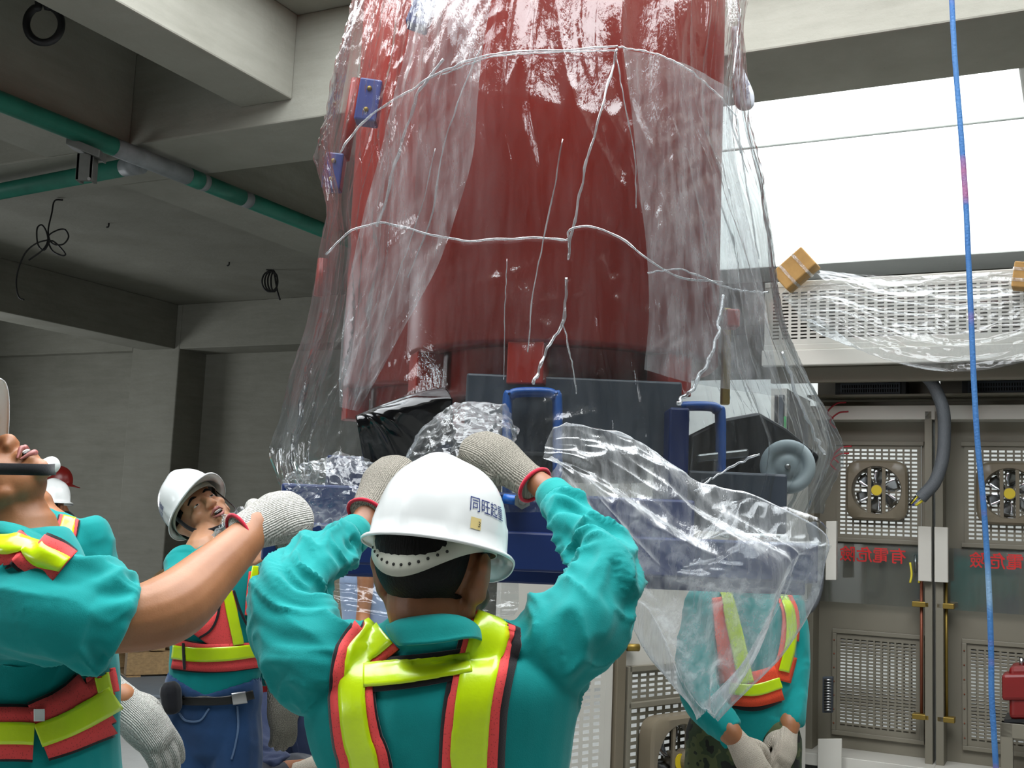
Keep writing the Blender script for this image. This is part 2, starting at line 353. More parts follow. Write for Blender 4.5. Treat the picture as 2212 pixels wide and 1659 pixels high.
def face_parts(root, C, Rm, open_mouth=0.0, skin=None, squint=0.55):
    for s in (-1, 1):
        o = MB().add(*xf(ball((s * .031, .0775, .001), (.0125, .0075, .0075 * squint)), C, Rm)); e = o.build('eye', M['eye_white'], root, True)
        MB().add(*xf(ball((s * .031, .0835, .001), (.0055, .003, .0055 * squint)), C, Rm)).build('iris', M['iris'], e, True)
        MB().add(*xf(limb([(s * .013, .0865, .0245), (s * .03, .0875, .03), (s * .049, .074, .0235)], [.003, .0042, .0025]), C, Rm)).build('eyebrow', M['hair'], root, True)
    lp = MB().add(*xf(limb([(-.024, .084, -.064), (-.008, .098, -.0585), (0, .0985, -.06), (.008, .098, -.0585), (.024, .084, -.064)], [.002, .005, .005, .005, .002]), C, Rm))
    d = -.014 * open_mouth
    lp.add(*xf(limb([(-.022, .083, -.066 + d * .6), (0, .0955, -.0755 + d), (.022, .083, -.066 + d * .6)], [.002, .0062, .002]), C, Rm)).build('lips', M['lips'], root, True)
    if open_mouth > 0.3:
        MB().add(*xf(ball((0, .0905, -.0665 + d * .45), (.017, .006, .0055)), C, Rm)).build('mouth', M['iris'], root, True)
        MB().add(*xf(ball((0, .0935, -.0645 + d * .2), (.0135, .0045, .003)), C, Rm)).build('teeth', M['eye_white'], root, True)

def hair_part(root, C, Rm, back_low=-.075):
    V, Fc = ball((0, -.018, .03), (.0805, .1005, .094), n=40, m=30); V = np.array(V)
    low = V[:, 2] < -0.02
    mb = MB(); keep = [f for f in Fc if all((V[i][2] > -.01 + .6 * max(0, V[i][1] + .0)) or (V[i][1] < -.01 and V[i][2] > back_low) for i in f) and all(not (V[i][1] > .045 and V[i][2] < .07) and not (V[i][1] > -.035 and V[i][2] < .03 and abs(V[i][0]) > .06) for i in f)]
    keep = [f for f in keep if all(V[i][2] < .062 for i in f)]; V2 = V.copy(); k = np.clip((-.02 - V[:, 2]) / .06, 0, 1); V2[:, 0] *= 1 - .12 * k; V2[:, 1] = np.where(V[:, 1] < 0, V[:, 1] * (1 - .03 * k), V[:, 1])
    o = mb.add(V2 @ Rm.T + C, keep).build('hair', M['hair'], root, True); m = o.modifiers.new('t', 'SOLIDIFY'); m.thickness = .004; return o

def hard_hat(root, C, Rm, mat, up=.04, rx=.109, ry=.136, h=.15, visor=.05, band=True, holes=0, strap=None, text=None, textdir=1, text_a=0.0, sticker=False, name='hard_hat', tilt=0.0, bs=1.0, tsize=.026):
    n, m = 72, 18; V = []; Fc = []
    ct, stt = math.cos(tilt), math.sin(tilt); Tm = np.array([[1, 0, 0], [0, ct, -stt], [0, stt, ct]])
    def pt(a, k, ex=0, dz=0):
        ph = k * math.pi / 2; q = math.sin(ph) ** 0.82; zz = math.cos(ph) ** 0.78
        x, y = math.cos(a), math.sin(a)
        vs = visor * max(0, y) ** 3 if ex else 0
        r = 1 + 0.035 * max(0, k - .75) * 4 * 0.3
        p = np.array([x * (rx * q * r + ex), y * (ry * q * r + ex + vs * 1.0) , up + h * zz + dz - (0.35 * vs if ex else 0) ])
        if not ex:
            rd = math.exp(-(p[0] / .022) ** 2) * (.009 if p[2] > up + .05 else .009 * max(0, (p[2] - up) / .05)); p[2] += rd * zz; p[1] += np.sign(y) * rd * (1 - zz) * .6
            # pressed triangular strengthening lugs above the rim
            for aa in (-.5 * math.pi, -.5 * math.pi + .75, -.5 * math.pi - .75, .25, math.pi - .25):
                da = (a - aa + math.pi) % (2 * math.pi) - math.pi; hh = (p[2] - up) / .045
                if 0 <= hh < 1 and abs(da) < .2 * (1 - hh): p[:2] += np.array([x, y]) * .005 * (1 - abs(da) / (.2 * (1 - hh) + 1e-6)) ** .4
        return p
    rows = [[pt(2 * math.pi * j / n, max(.02, i / m)) for j in range(n)] for i in range(m + 1)]
    for ex, dz in ((.006, -.004), (.014, -.006), (.0165, -.009), (.0155, -.013)): rows.append([pt(2 * math.pi * j / n, 1, ex, dz) for j in range(n)])
    V = np.array(rows).reshape(-1, 3)
    for i in range(len(rows) - 1):
        for j in range(n): Fc.append((i * n + j, (i + 1) * n + j, (i + 1) * n + (j + 1) % n, i * n + (j + 1) % n))
    Fc.append(tuple(range(n)))
    T = lambda q: (np.asarray(q, float) @ Tm.T) @ Rm.T + C
    o = mesh(name, T(V), Fc, mat, True, root); md = o.modifiers.new('t', 'SOLIDIFY'); md.thickness = .003; md.offset = -1
    def ringstrip(a0, a1, z0, z1, rr, k, nm, mt, par, th=.002, off=0.0):
        A = np.linspace(a0, a1, k); VV = []; FF = []
        for a in A:
            for q in (0, .5, 1):
                z = z0(a) * (1 - q) + z1(a) * q; VV.append((math.cos(a) * (rr[0] + off), math.sin(a) * (rr[1] + off) + rr[2], z))
        for i in range(k - 1):
            for q in (0, 1): FF.append((i * 3 + q, i * 3 + q + 1, (i + 1) * 3 + q + 1, (i + 1) * 3 + q))
        s = mesh(nm, T(VV), FF, mt, True, par); mm = s.modifiers.new('t', 'SOLIDIFY'); mm.thickness = th; return s
    if band:
        R3 = (.088 * bs, .108 * bs, -.01); dip = lambda a: math.exp(-((a + math.pi / 2) / .95) ** 2)
        ringstrip(-math.pi, math.pi, lambda a: up - .005 - .068 * dip(a), lambda a: up + .022 - .058 * dip(a), R3, 60, 'suspension_band', M['band_grey'], o)
        for i in range(holes):
            a = -math.pi / 2 - .75 + i * 1.5 / (holes - 1); z = up + .008 - .063 * dip(a); c = np.array([math.cos(a) * (R3[0] + .0018), math.sin(a) * (R3[1] + .0018) + R3[2], z])
            MB().add(*xf(ball(c, (.0026, .0026, .0026), n=8, m=6), C, Rm @ Tm)).build('adjustment_hole', M['dark_hole'], o, True)
    B = None
    if text or sticker:
        B = BVHTree.FromPolygons([Vector(v) for v in V], Fc)
        def on(a, z, off=.0012):
            d = Vector((math.cos(a), math.sin(a), 0)); hit = B.ray_cast(Vector((0, 0, z)) + d * .4, -d)
            p = hit[0] if hit[0] is not None else Vector((d.x * rx, d.y * ry, z)); return np.array(p + d * off)
        if text:
            tv, tf = text_mesh(text, tsize); q = np.array([on(text_a + textdir * x / .118, up + .047 + y) for x, y, _ in tv]); mesh('lettering', T(q), tf, M['ink_blue'], False, o)
        if sticker:
            a0 = text_a + .05; g = [on(a0 + .19 * i / 5, up + .017 + .018 * j, .0008) for j in range(2) for i in range(6)]
            st_ = mesh('sticker', T(g), [(i, i + 1, i + 7, i + 6) for i in range(5)], M['sticker'], False, o)
            tv, tf = text_mesh('3', .013); q = [on(a0 + .12 + x / .118, up + .021 + y, .0022) for x, y, _ in tv]; mesh('sticker_number', T(q), tf, M['dark_hole'], False, o)
    if strap:
        for s in (-1, 1):
            pts = catmull([(s * .085, .02, up - .005), (s * .083, .03, -.03), (s * .066, .055, -.085), (s * .02, .088, -.118 - strap), (0, .09, -.121 - strap)], 18)
            VV = []; FF = []
            for i, p in enumerate(pts):
                t = nrm(pts[min(i + 1, 17)] - pts[max(i - 1, 0)]); w = nrm(np.cross(t, [s * .8, .3, -.2])) * .008; VV += [p - w, p + w]
            FF = [(2 * i, 2 * i + 1, 2 * i + 3, 2 * i + 2) for i in range(17)]
            c = mesh('chin_strap', (np.array(VV)) @ Rm.T + C, FF, M['strap_black'], True, o); mm = c.modifiers.new('t', 'SOLIDIFY'); mm.thickness = .002
    return o

def text_mesh(s, size, font_bold=0.0):
    cu = bpy.data.curves.new('t', 'FONT'); cu.body = s; cu.size = size; cu.resolution_u = 2; cu.offset = font_bold
    o = bpy.data.objects.new('t', cu); COL.objects.link(o); dg = bpy.context.evaluated_depsgraph_get(); me = bpy.data.meshes.new_from_object(o.evaluated_get(dg))
    bm = bmesh.new(); bm.from_mesh(me); bmesh.ops.subdivide_edges(bm, edges=[e for e in bm.edges if e.calc_length() > size * .25], cuts=2); bmesh.ops.triangulate(bm, faces=bm.faces)
    v = [tuple(x.co) for x in bm.verts]; f = [tuple(x.index for x in q.verts) for q in bm.faces]; bm.free()
    bpy.data.objects.remove(o, do_unlink=True); bpy.data.meshes.remove(me); return v, f

def hand_shapes(curl=1.0, spread=1.0, thick=1.0, thumb=0.0):
    """wrist at the origin, fingers along +y, thumb on +x, back of the hand +z"""
    S = [limb([(0, -.02, 0), (0, .02, 0), (0, .06, .001), (0, .092, .0)], [.029 * thick, .035 * thick, .042 * thick, .041 * thick], side=(1, 0, 0), flat=[.8, .72, .64, .55])]
    for x, L, k in ((.031, .95, 0), (.0105, 1.08, 1), (-.0105, 1.0, 2), (-.031, .8, 3)):
        p = np.array([x, .092, .0]); a = 0.0; pts = [p - [0, .02, 0], p]
        for seg, c in ((.046, .75), (.029, .95), (.023, .6)):
            a += c * curl; p = p + L * seg * np.array([spread * x * 1.2 * (1 - min(1, curl)), math.cos(a), -math.sin(a)]); pts.append(p)
        r = .0112 * thick * (.92 if k == 3 else 1); S.append(limb(pts, [r * 1.1, r * 1.08, r * 1.02, r * .95, r * .85], sub=5, n=14))
    c = .35 + .55 * curl + thumb
    S.append(limb([(.026, .022, -.004), (.05, .05, -.012 - .01 * curl), (.058 - .012 * curl, .078, -.022 - .018 * curl), (.052 - .03 * min(1, curl), .1, -.03 - .024 * curl)], [.016 * thick, .0145 * thick, .0125 * thick, .0105 * thick], n=14))
    return S
def glove(root, wrist, fdir, back, mat, curl=1.0, mirror=False, scale=1.0, hem=True, cuff=.055, thick=1.15, voxel=.003, name='glove', thumb=0.0, spread=1.0, ys=1.0):
    Rm = basis(fdir, back); Rm[:, 1] *= ys
    if mirror: Rm = Rm.copy(); Rm[:, 0] *= -1
    S = hand_shapes(curl, spread, thick, thumb) + [limb([(0, .02, 0), (0, -.01, 0), (0, -cuff - .022, 0)], [.034, .0325, .034], side=(1, 0, 0), flat=.85, open_end=True)]
    o = fuse(name, [xf(s, wrist, Rm, scale) for s in S], voxel * scale, 3, mat, root)
    loc = ((verts(o) - wrist) @ Rm) / scale; idx = np.zeros(len(o.data.loops), int); o.data.loops.foreach_get('vertex_index', idx)
    L = o.data.uv_layers.new(name='UVMap'); u = np.stack([np.where(np.abs(loc[:, 0]) < .04, loc[:, 0], loc[:, 2]), loc[:, 1]], 1); L.data.foreach_set('uv', u[idx].ravel())
    if hem:
        a = np.linspace(0, 2 * math.pi, 25); pts = np.stack([.0345 * np.cos(a), -cuff - .022 + 0 * a, .0298 * np.sin(a)], 1)
        V, Fc = tube(pts, .0035, 8, False); mesh('cuff_hem', (np.array(V) * scale) @ Rm.T + wrist, Fc, M['red_hem'], True, o)
    return o

def wrinkle(o, bones, seed=0, torso_amp=.004):
    """folds across the sleeves, long pulls on the body: real displacement along the normals"""
    V = verts(o); N = normals(o); disp = np.zeros(len(V)); best = np.full(len(V), 1e9)
    tor = ridge(noise3(V * [9, 9, 3.2] + seed * 7, seed)) * torso_amp + noise3(V * [4, 4, 2.5], seed + 3) * torso_amp
    bestd = tor.copy()
    for bi, (pts, amp, freq, rr) in enumerate(bones):
        C = catmull(np.array(pts, float), 60); T, Nn, Bn = frames(C); l = np.concatenate([[0], np.cumsum(np.linalg.norm(np.diff(C, axis=0), axis=1))])
        d2 = ((V[:, None] - C[None]) ** 2).sum(-1); k = d2.argmin(1); d = np.sqrt(d2[np.arange(len(V)), k]); rel = V - C[k]
        ang = np.arctan2((rel * Bn[k]).sum(1), (rel * Nn[k]).sum(1)); L = l[k] + (rel * T[k]).sum(1)
        q = np.stack([L * freq + .9 * np.sin(ang * 1 + bi) + .4 * np.sin(2 * ang + seed), np.cos(ang) * .9, np.sin(ang) * .9], 1)
        f = np.sign(ridge(noise3(q, seed + bi))) * np.abs(ridge(noise3(q, seed + bi))) ** 1.3; f2 = ridge(noise3(q * [1.9, 1.6, 1.6] + 11, seed + bi + 5))
        w = np.clip(1.35 - d / rr, 0, 1) * np.clip(np.minimum(k, 59 - k) / 4.0, 0.15, 1)
        dd = amp * (f * .8 + .45 * f2 - .25); m = w > 0
        bestd = np.where(m, bestd * (1 - w) + dd * w, bestd)
    setverts(o, V + N * bestd[:, None])

def strip(root, name, trees, line, width, mat, off=.006, thick=.0025, n=40, m=7, side=None, gap=.035):
    """a band of tape laid on a garment: the photographed run of the band, carried onto the garment's own surface"""
    C = catmull(np.array(line, float), n); T = np.gradient(C, axis=0); T /= np.linalg.norm(T, axis=1)[:, None] + 1e-9; Nn = np.stack([-T[:, 1], T[:, 0]], 1)
    w = catmull(np.broadcast_to(np.asarray(width, float), (len(line),))[:, None], n)[:, 0]
    G = np.full((n, m, 3), np.nan); O = Vector(EYE)
    for i in range(n):
        for j in range(m):
            q = C[i] + Nn[i] * w[i] * (j / (m - 1) - .5) + (side[i] if side is not None else 0); d = Vector(nrm(ray(*q))); bd = None
            for t in trees:
                h = t.ray_cast(O, d)
                if h[0] is not None and (bd is None or h[3] < bd[3]): bd = h
            if bd is not None:
                nn = bd[1] if bd[1].dot(d) < 0 else -bd[1]; G[i, j] = np.array(bd[0] + (nn * .6 - d * .4) * off)
    ok = ~np.isnan(G[..., 0]); V = G.reshape(-1, 3); idx = -np.ones(n * m, int); kk = np.where(ok.ravel())[0]; idx[kk] = np.arange(len(kk))
    Fc = []
    for i in range(n - 1):
        for j in range(m - 1):
            f = [i * m + j, i * m + j + 1, (i + 1) * m + j + 1, (i + 1) * m + j]
            if all(idx[x] >= 0 for x in f):
                p = V[f]; e = max(np.linalg.norm(p[a] - p[(a + 1) % 4]) for a in range(4))
                if e < gap: Fc.append([idx[x] for x in f])
    Fc = biggest(Fc, len(kk)); us = sorted({x for f in Fc for x in f}); rm = {x: i for i, x in enumerate(us)}; o = mesh(name, V[kk][us], [[rm[x] for x in f] for f in Fc], mat, True, root); md = o.modifiers.new('t', 'SOLIDIFY'); md.thickness = thick; md.offset = 0; return o
def band3d(root, name, trees, line, width, mat, off=.008, thick=.0025, n=30):
    """a band lying flat on the garment along the run seen in the photograph, true width"""
    C = catmull(np.array(line, float), n); pts = []; nn = []
    for q in C:
        d = Vector(nrm(ray(*q))); bd = None
        for t in trees:
            h = t.ray_cast(Vector(EYE), d)
            if h[0] is not None and (bd is None or h[3] < bd[3]): bd = h
        if bd is None: continue
        pts.append(np.array(bd[0])); nn.append(np.array(bd[1] if bd[1].dot(d) < 0 else -bd[1]))
    pts = np.array(pts); nn = np.array(nn)
    for _ in range(6):
        pts[1:-1] = (pts[:-2] + 2 * pts[1:-1] + pts[2:]) / 4; nn[1:-1] = (nn[:-2] + 2 * nn[1:-1] + nn[2:]) / 4
    T = np.gradient(pts, axis=0); V = []; k = len(pts); w = catmull(np.broadcast_to(np.asarray(width, float), (len(line),))[:, None], k)[:, 0]
    for i in range(k):
        b = nrm(np.cross(nrm(nn[i]), nrm(T[i])))
        for f in (-.5, -.17, .17, .5): V.append(pts[i] + nrm(nn[i]) * (off - .02 * abs(f) * w[i] / .06) + b * w[i] * f)
    o = mesh(name, V, [(4 * i + j, 4 * i + j + 1, 4 * i + 5 + j, 4 * i + 4 + j) for i in range(k - 1) for j in range(3)], mat, True, root); m = o.modifiers.new('t', 'SOLIDIFY'); m.thickness = thick; m.offset = 0; return o
def biggest(Fc, n):
    p = list(range(n))
    def fd(a):
        while p[a] != a: p[a] = p[p[a]]; a = p[a]
        return a
    for f in Fc:
        for x in f[1:]: p[fd(x)] = fd(f[0])
    c = {}
    for f in Fc: c.setdefault(fd(f[0]), []).append(f)
    return max(c.values(), key=len) if c else Fc
def JP(*a): return [P(*q) for q in a]
def rpx(r, Y): return r * Y / FPX
def person(label, head, torso, arms, legs, side=(1, 0, 0), skin='skin', voxel=.006, shirt='teal', trousers='denim', collar=None, group=None, infl=1.0,
           open_mouth=0.0, face=True, back_low=-.075, seed=0, hem_z=None, wr=1.0, torso_amp=.004, shoe='leather', hs=1.0, tuck=False, cover=.8):
    C, f, u = head; Rm = basis(f, u); side = nrm(side)
    tp = [np.array(t[0], float) for t in torso]; tr = [t[1] for t in torso]; tf = [t[2] for t in torso]
    Rb = Rm; Rm = Rm * hs; S = [xf(s, C, Rm) for s in head_shapes(open_mouth)]
    nb = tp[-1]                                             # neck base
    S.append(limb([nb - UZ * .02, (nb * .5 + (C - Rm[:, 2] * .06 - Rm[:, 1] * .018) * .5), C - Rm[:, 2] * .05 - Rm[:, 1] * .02, C - Rm[:, 1] * .02], [.066, .06, .06, .06]))
    S.append(limb(tp, [r * .9 for r in tr], side=side, flat=tf, n=22))
    for a in arms:
        k = len(a['r']); S.append(limb(a['p'], [r * (a.get('cover', cover) if i < k - 2 else 1) for i, r in enumerate(a['r'])], n=16))
        if 'hand' in a:
            w, fd, bk, cu, mi = a['hand'][:5]; hsz = a['hand'][5] if len(a['hand']) > 5 else .88; Rh = basis(fd, bk)
            if mi: Rh = Rh.copy(); Rh[:, 0] *= -1
            S += [xf(s, np.array(w), Rh, hsz) for s in hand_shapes(cu, 1, .72)]
    for L in legs: S.append(limb(L['p'], [r * .9 for r in L['r']], n=14))
    root = fuse('person', S, voxel, 3, M[skin]); tag(root, label, 'person', group)
    # clothes
    tp0 = tp[0]
    SS = [limb([*tp[:-1], tp[-1] - (tp[-1] - tp[-2]) * .1], [*[r * infl for r in tr[:-1]], tr[-1] * 1.02], side=side, flat=tf, n=28, open_end=True)]
    bones = []
    for a in arms:
        if a.get('sleeve'):
            sp, sr = a['sleeve']; SS.append(limb(sp, sr, n=18, open_end=True)); bones.append((sp, a.get('amp', .009) * wr, a.get('freq', 13), max(sr) * 1.25))
    sh = fuse('shirt', SS, voxel, 6, M[shirt], root); wrinkle(sh, bones, seed, torso_amp)
    if legs:
        TS = [limb(L['p'][:-1], L['r'][:-1], n=16) for L in legs]; h = [L['p'][0] for L in legs]; mid = (h[0] + h[-1]) / 2
        rr = tr[0] * (1.12 if tuck else .98)
        TS.append(limb([mid - UZ * .06, mid + UZ * .05, tp0 + UZ * (.035 if tuck else .02)], [rr * .95, rr, rr * (.97 if tuck else .99)], side=side, flat=tf[0], n=26, open_end=True))
        t = fuse('trousers', TS, voxel * 1.2, 4, M[trousers], root); wrinkle(t, [(L['p'][:-1], .006 * wr, 9, max(L['r']) * 1.2) for L in legs], seed + 9, .003)
        for L in legs:
            a = L['p'][-2]; d = nrm(L['p'][-1] - a)
            fuse('boot', [limb([np.array([a[0], a[1], .06]) - d * .05, np.array([a[0], a[1], .055]) + d * .06, np.array([a[0], a[1], .045]) + d * .17], [.05, .052, .042], side=np.cross(d, UZ), flat=.85), limb([a, np.array([a[0], a[1], .07])], [.05, .05])], .008, 3, M[shoe], root)
    hair_part(root, C, Rm, back_low)
    if face: face_parts(root, C, Rm, open_mouth)
    return root, sh, Rb
def legs_std(cx, cy, yaw, hip=.93, w=.095, r=.085):
    fd = np.array([math.sin(yaw), math.cos(yaw), 0]); sd = np.array([math.cos(yaw), -math.sin(yaw), 0]); out = []
    for s in (-1, 1):
        b = np.array([cx, cy, 0]) + sd * s * w
        out.append(dict(p=[b + UZ * hip, b + UZ * (hip * .74) + fd * .02, b + UZ * .5 + fd * .025, b + UZ * .28 - fd * .005, b + UZ * .1 - fd * .02, b + UZ * .04 + fd * .12], r=[r * 1.05, r, r * .75, r * .66, r * .6, .045]))
    return out
def collar_strip(root, rows, mat='teal_rib', th=.004):
    n = len(rows[0]); K = 24; G = [catmull(np.array(r, float), K) for r in rows]; V = np.vstack(G); Fc = [(i * K + j, i * K + j + 1, (i + 1) * K + j + 1, (i + 1) * K + j) for i in range(len(rows) - 1) for j in range(K - 1)]
    o = mesh('collar', V, Fc, M[mat], True, root); m = o.modifiers.new('s', 'SUBSURF'); m.levels = m.render_levels = 1; m = o.modifiers.new('t', 'SOLIDIFY'); m.thickness = th; m.offset = 0; return o

# ------------------------------------------------------------------ the worker seen from behind, both hands up on the film
YA = 1.85
CA = P(940, 1240, YA); fA = np.array([math.sin(.42) * math.cos(.2), math.cos(.42) * math.cos(.2), -math.sin(.2)])
rA = lambda r, Y=YA: r * Y / FPX
armR = JP((1178, 1425, 1.88), (1262, 1335, 1.9), (1306, 1240, 1.94), (1258, 1150, 2.05), (1190, 1068, 2.16), (1135, 1022, 2.215))
armL = JP((715, 1440, 1.88), (645, 1375, 1.9), (622, 1290, 1.94), (690, 1210, 2.04), (778, 1140, 2.15), (803, 1080, 2.19))
rad = [rA(88), rA(72), rA(52), rA(46), rA(36), rA(28)]
sRp = JP((1150, 1450, 1.88), (1205, 1392, 1.88), (1268, 1325, 1.9), (1308, 1240, 1.94), (1258, 1148, 2.05), (1212, 1090, 2.13))
sRr = [rA(105), rA(108), rA(94), rA(72), rA(60), rA(50)]
sLp = JP((745, 1465, 1.88), (695, 1425, 1.88), (640, 1365, 1.9), (620, 1285, 1.94), (690, 1212, 2.04), (748, 1166, 2.11))
sLr = [rA(105), rA(106), rA(90), rA(72), rA(60), rA(50)]
wR, wL = P(1118, 1022, 2.225), P(806, 1082, 2.2)
hRf = nrm(P(1060, 982, 2.27) - wR); hLf = nrm(P(848, 1018, 2.27) - wL)
backR = nrm(np.cross(hRf, np.array([.35, -.55, -.75]))); backR = np.array([.15, -.8, .6]); backL = np.array([-.25, -.85, .35])
A, shA, RA = person('person in teal shirt and white hard hat seen from behind, both gloved hands raised',
    (CA, fA, UZ), [(P(975, 2000, 1.87), rA(215), .62), (P(972, 1800, 1.87), rA(228), .6), (P(970, 1659, 1.87), rA(258), .58), (P(962, 1560, 1.87), rA(285), .56), (P(957, 1480, 1.87), rA(290), .54), (P(954, 1415, 1.87), rA(245), .5), (P(952, 1375, 1.86), rA(150), .6), (P(950, 1335, 1.85), rA(92), .95)],
    [dict(p=armR, r=rad, sleeve=(sRp, sRr), hand=(wR, hRf, backR, .95, True), amp=.021, freq=19), dict(p=armL, r=rad, sleeve=(sLp, sLr), hand=(wL, hLf, backL, 1.0, False), amp=.021, freq=19)],
    legs_std(P(972, 1800, 1.87)[0], 1.87, .05, .95), side=RGT, voxel=.0055, seed=3, skin='skin_dark', back_low=-.062, face=True, torso_amp=.0085, hs=1.1)
for sp in (sRp, sLp):                   # ribbed cuffs
    C_ = catmull(np.array(sp), 40); V, Fc = tube(C_[-5:] + (C_[-1] - C_[-2]) * 3.5, np.linspace(rA(52), rA(46), 5), 24, False)
    o = mesh('shirt_cuff', V, Fc, M['teal_rib'], True, A); m = o.modifiers.new('t', 'SOLIDIFY'); m.thickness = .004
glove(A, wR, hRf, backR, M['glove_dirty'], 1.15, True, 1.12, thumb=-.2, cuff=.022)
glove(A, wL, hLf, backL, M['glove_dirty'], 1.0, False, 1.05, cuff=.012)
hard_hat(A, CA, RA, M['hat_white'], up=.047, h=.14, holes=12, strap=.0, text='同旺起重', text_a=-.74, sticker=True, rx=.103, ry=.127, visor=.045, bs=1.06)
colA = collar_strip(A, [[P(x, y, Y) for x, y, Y in r] for r in (
    [(838, 1352, 1.80), (870, 1338, 1.765), (950, 1328, 1.755), (1000, 1334, 1.765), (1028, 1350, 1.80), (1034, 1362, 1.84)],
    [(832, 1350, 1.79), (862, 1346, 1.75), (948, 1338, 1.735), (1005, 1342, 1.75), (1034, 1356, 1.79), (1040, 1370, 1.84)],
    [(845, 1378, 1.78), (872, 1382, 1.745), (950, 1378, 1.73), (1008, 1370, 1.745), (1036, 1372, 1.78), (1042, 1384, 1.84)],
    [(860, 1392, 1.775), (878, 1394, 1.74), (950, 1388, 1.725), (1010, 1378, 1.74), (1036, 1382, 1.78), (1042, 1392, 1.84)])])
TA = [bvh(shA)]
va = empty('safety_vest'); va.parent = A
def vest_band(line, w_lime, w_red, w_blk, shift=0, root=va, T=None, off=.006):
    T = T or TA; n = 40
    strip(root, 'piping', T, [(x + shift, y) for x, y in line], w_blk, M['piping'], off, .002, n)
    strip(root, 'vest_panel', T, [(x + shift * .5, y) for x, y in line], w_red, M['vest_red'], off + .003, .002, n)
    strip(root, 'reflective_tape', T, line, w_lime, M['vest_lime'], off + .006, .002, n)
vest_band([(828, 1362), (802, 1388), (775, 1420), (765, 1480), (768, 1540), (778, 1600), (795, 1670), (822, 1960)], [78, 72, 62, 58, 58, 60, 62, 66], [112, 108, 96, 92, 94, 98, 104, 112], [116, 118, 106, 102, 104, 110, 116, 124], -3)
vest_band([(1066, 1340), (1060, 1356), (1050, 1390), (1034, 1450), (1020, 1520), (1014, 1580), (1010, 1670), (1004, 1960)], [70, 76, 84, 80, 78, 78, 76, 76], [96, 106, 112, 112, 112, 116, 116, 116], [112, 124, 136, 136, 138, 140, 140, 140], 8)
strip(va, 'piping', TA, [(790, 1464), (850, 1456), (930, 1444), (1012, 1430)], [66, 72, 74, 66], M['piping'], .008, .002)
strip(va, 'reflective_tape', TA, [(788, 1464), (850, 1456), (930, 1444), (1014, 1431)], [46, 52, 54, 50], M['vest_lime'], .013, .002)

# ------------------------------------------------------------------ the worker at the left edge, face turned up, bare forearm reaching out
YB = 2.15; rB = lambda r, Y=YB: r * Y / FPX
CB = P(-34, 1058, YB); fB = nrm(.24 * RGT + .93 * UPV - .26 * FWD * 0 - .1 * FWD); uB = nrm(-.95 * RGT + .25 * UPV + .1 * FWD)
bodyside = nrm(np.array([.35, .93, 0]))
wB = P(548, 1142, 2.28); hBf = nrm(np.array([.66, .62, .36])); backB = np.array([-.3, -.95, .15])
armB = JP((45, 1300, 2.0), (150, 1325, 2.02), (270, 1338, 2.06), (370, 1312, 2.1), (455, 1238, 2.18), (530, 1164, 2.26), (556, 1134, 2.285))
nbB = P(62, 1150, YB)
Bp, shB, RB = person('person at the left edge looking straight up, bare forearm stretched out to the film',
    (CB, fB, uB), [(P(55, 1950, YB), rB(190), .9), (P(60, 1750, YB), rB(185), .9), (P(62, 1620, YB), rB(182), .9), (P(58, 1500, YB), rB(188), .88), (P(50, 1390, YB), rB(182), .9), (P(48, 1290, YB), rB(160), 1.05), (P(52, 1210, YB), rB(120), 1.05), (P(50, 1150, YB), rB(84), 1.0)],
    [dict(p=armB, r=[rB(90), rB(80), rB(68), rB(74), rB(60), rB(45), rB(39)], sleeve=(JP((30, 1292, 2.02), (110, 1312, 2.0), (190, 1330, 2.02), (262, 1352, 2.04)), [rB(112), rB(112), rB(102), rB(92)]), hand=(wB, hBf, backB, 1.25, True, .72), amp=.03, freq=15, cover=1),
     dict(p=JP((90, 1300, 2.36), (150, 1400, 2.42), (195, 1480, 2.44), (240, 1500, 2.44), (262, 1510, 2.44)), r=[rB(75), rB(58), rB(50), rB(40), rB(38)], hand=(P(258, 1510, 2.44), nrm(P(320, 1570, 2.45) - P(258, 1510, 2.44)), np.array([.25, -.55, .8]), .35, True), sleeve=(JP((80, 1290, 2.34), (140, 1390, 2.42)), [rB(90), rB(76)]))],
    legs_std(P(58, 1750, YB)[0], YB, 1.3, .93), side=RGT * .94 + FWD * .3, voxel=.0055, seed=11, skin='skin', open_mouth=.4, wr=1.0, torso_amp=.006)
glove(Bp, wB, hBf, backB, M['glove_grey'], 1.25, True, 1.25, cuff=.012, thumb=.1, ys=.8)
glove(Bp, P(258, 1510, 2.44), nrm(P(318, 1572, 2.45) - P(258, 1510, 2.44)), np.array([.25, -.6, .75]), M['glove_grey'], .38, True, 1.08, cuff=.06)
hard_hat(Bp, CB, RB, M['hat_white'], up=.05, visor=.06, name='hard_hat')
# chin strap with its white chin cup
def ribbon(root, name, pts, w, up, mat, th=.002, k=24):
    C = catmull(np.array(pts, float), k); T = np.gradient(C, axis=0); V = []; ups = catmull(np.array(up, float), k) if np.ndim(up) == 2 else np.broadcast_to(np.array(up, float), (k, 3))
    for i in range(k): b = nrm(ups[i] - nrm(T[i]) * (ups[i] @ nrm(T[i]))) * w / 2; V += [C[i] - b, C[i] + b]
    o = mesh(name, V, [(2 * i, 2 * i + 1, 2 * i + 3, 2 * i + 2) for i in range(k - 1)], mat, True, root); m = o.modifiers.new('t', 'SOLIDIFY'); m.thickness = th; m.offset = 0; return o
lB = lambda x, y, z: np.array([x, y, z]) @ RB.T + CB
ribbon(Bp, 'chin_strap', [P(-60, 1012, 2.07), P(0, 1013, 2.055), P(60, 1014, 2.06), P(100, 1015, 2.085), P(118, 1014, 2.13), P(120, 1012, 2.19)], .021, UPV, M['strap_black'])
fuse('chin_cup', [limb([P(98, 1012, 2.13), P(112, 1004, 2.14)], [.0175, .017])], .003, 2, M['hat_white'], Bp)
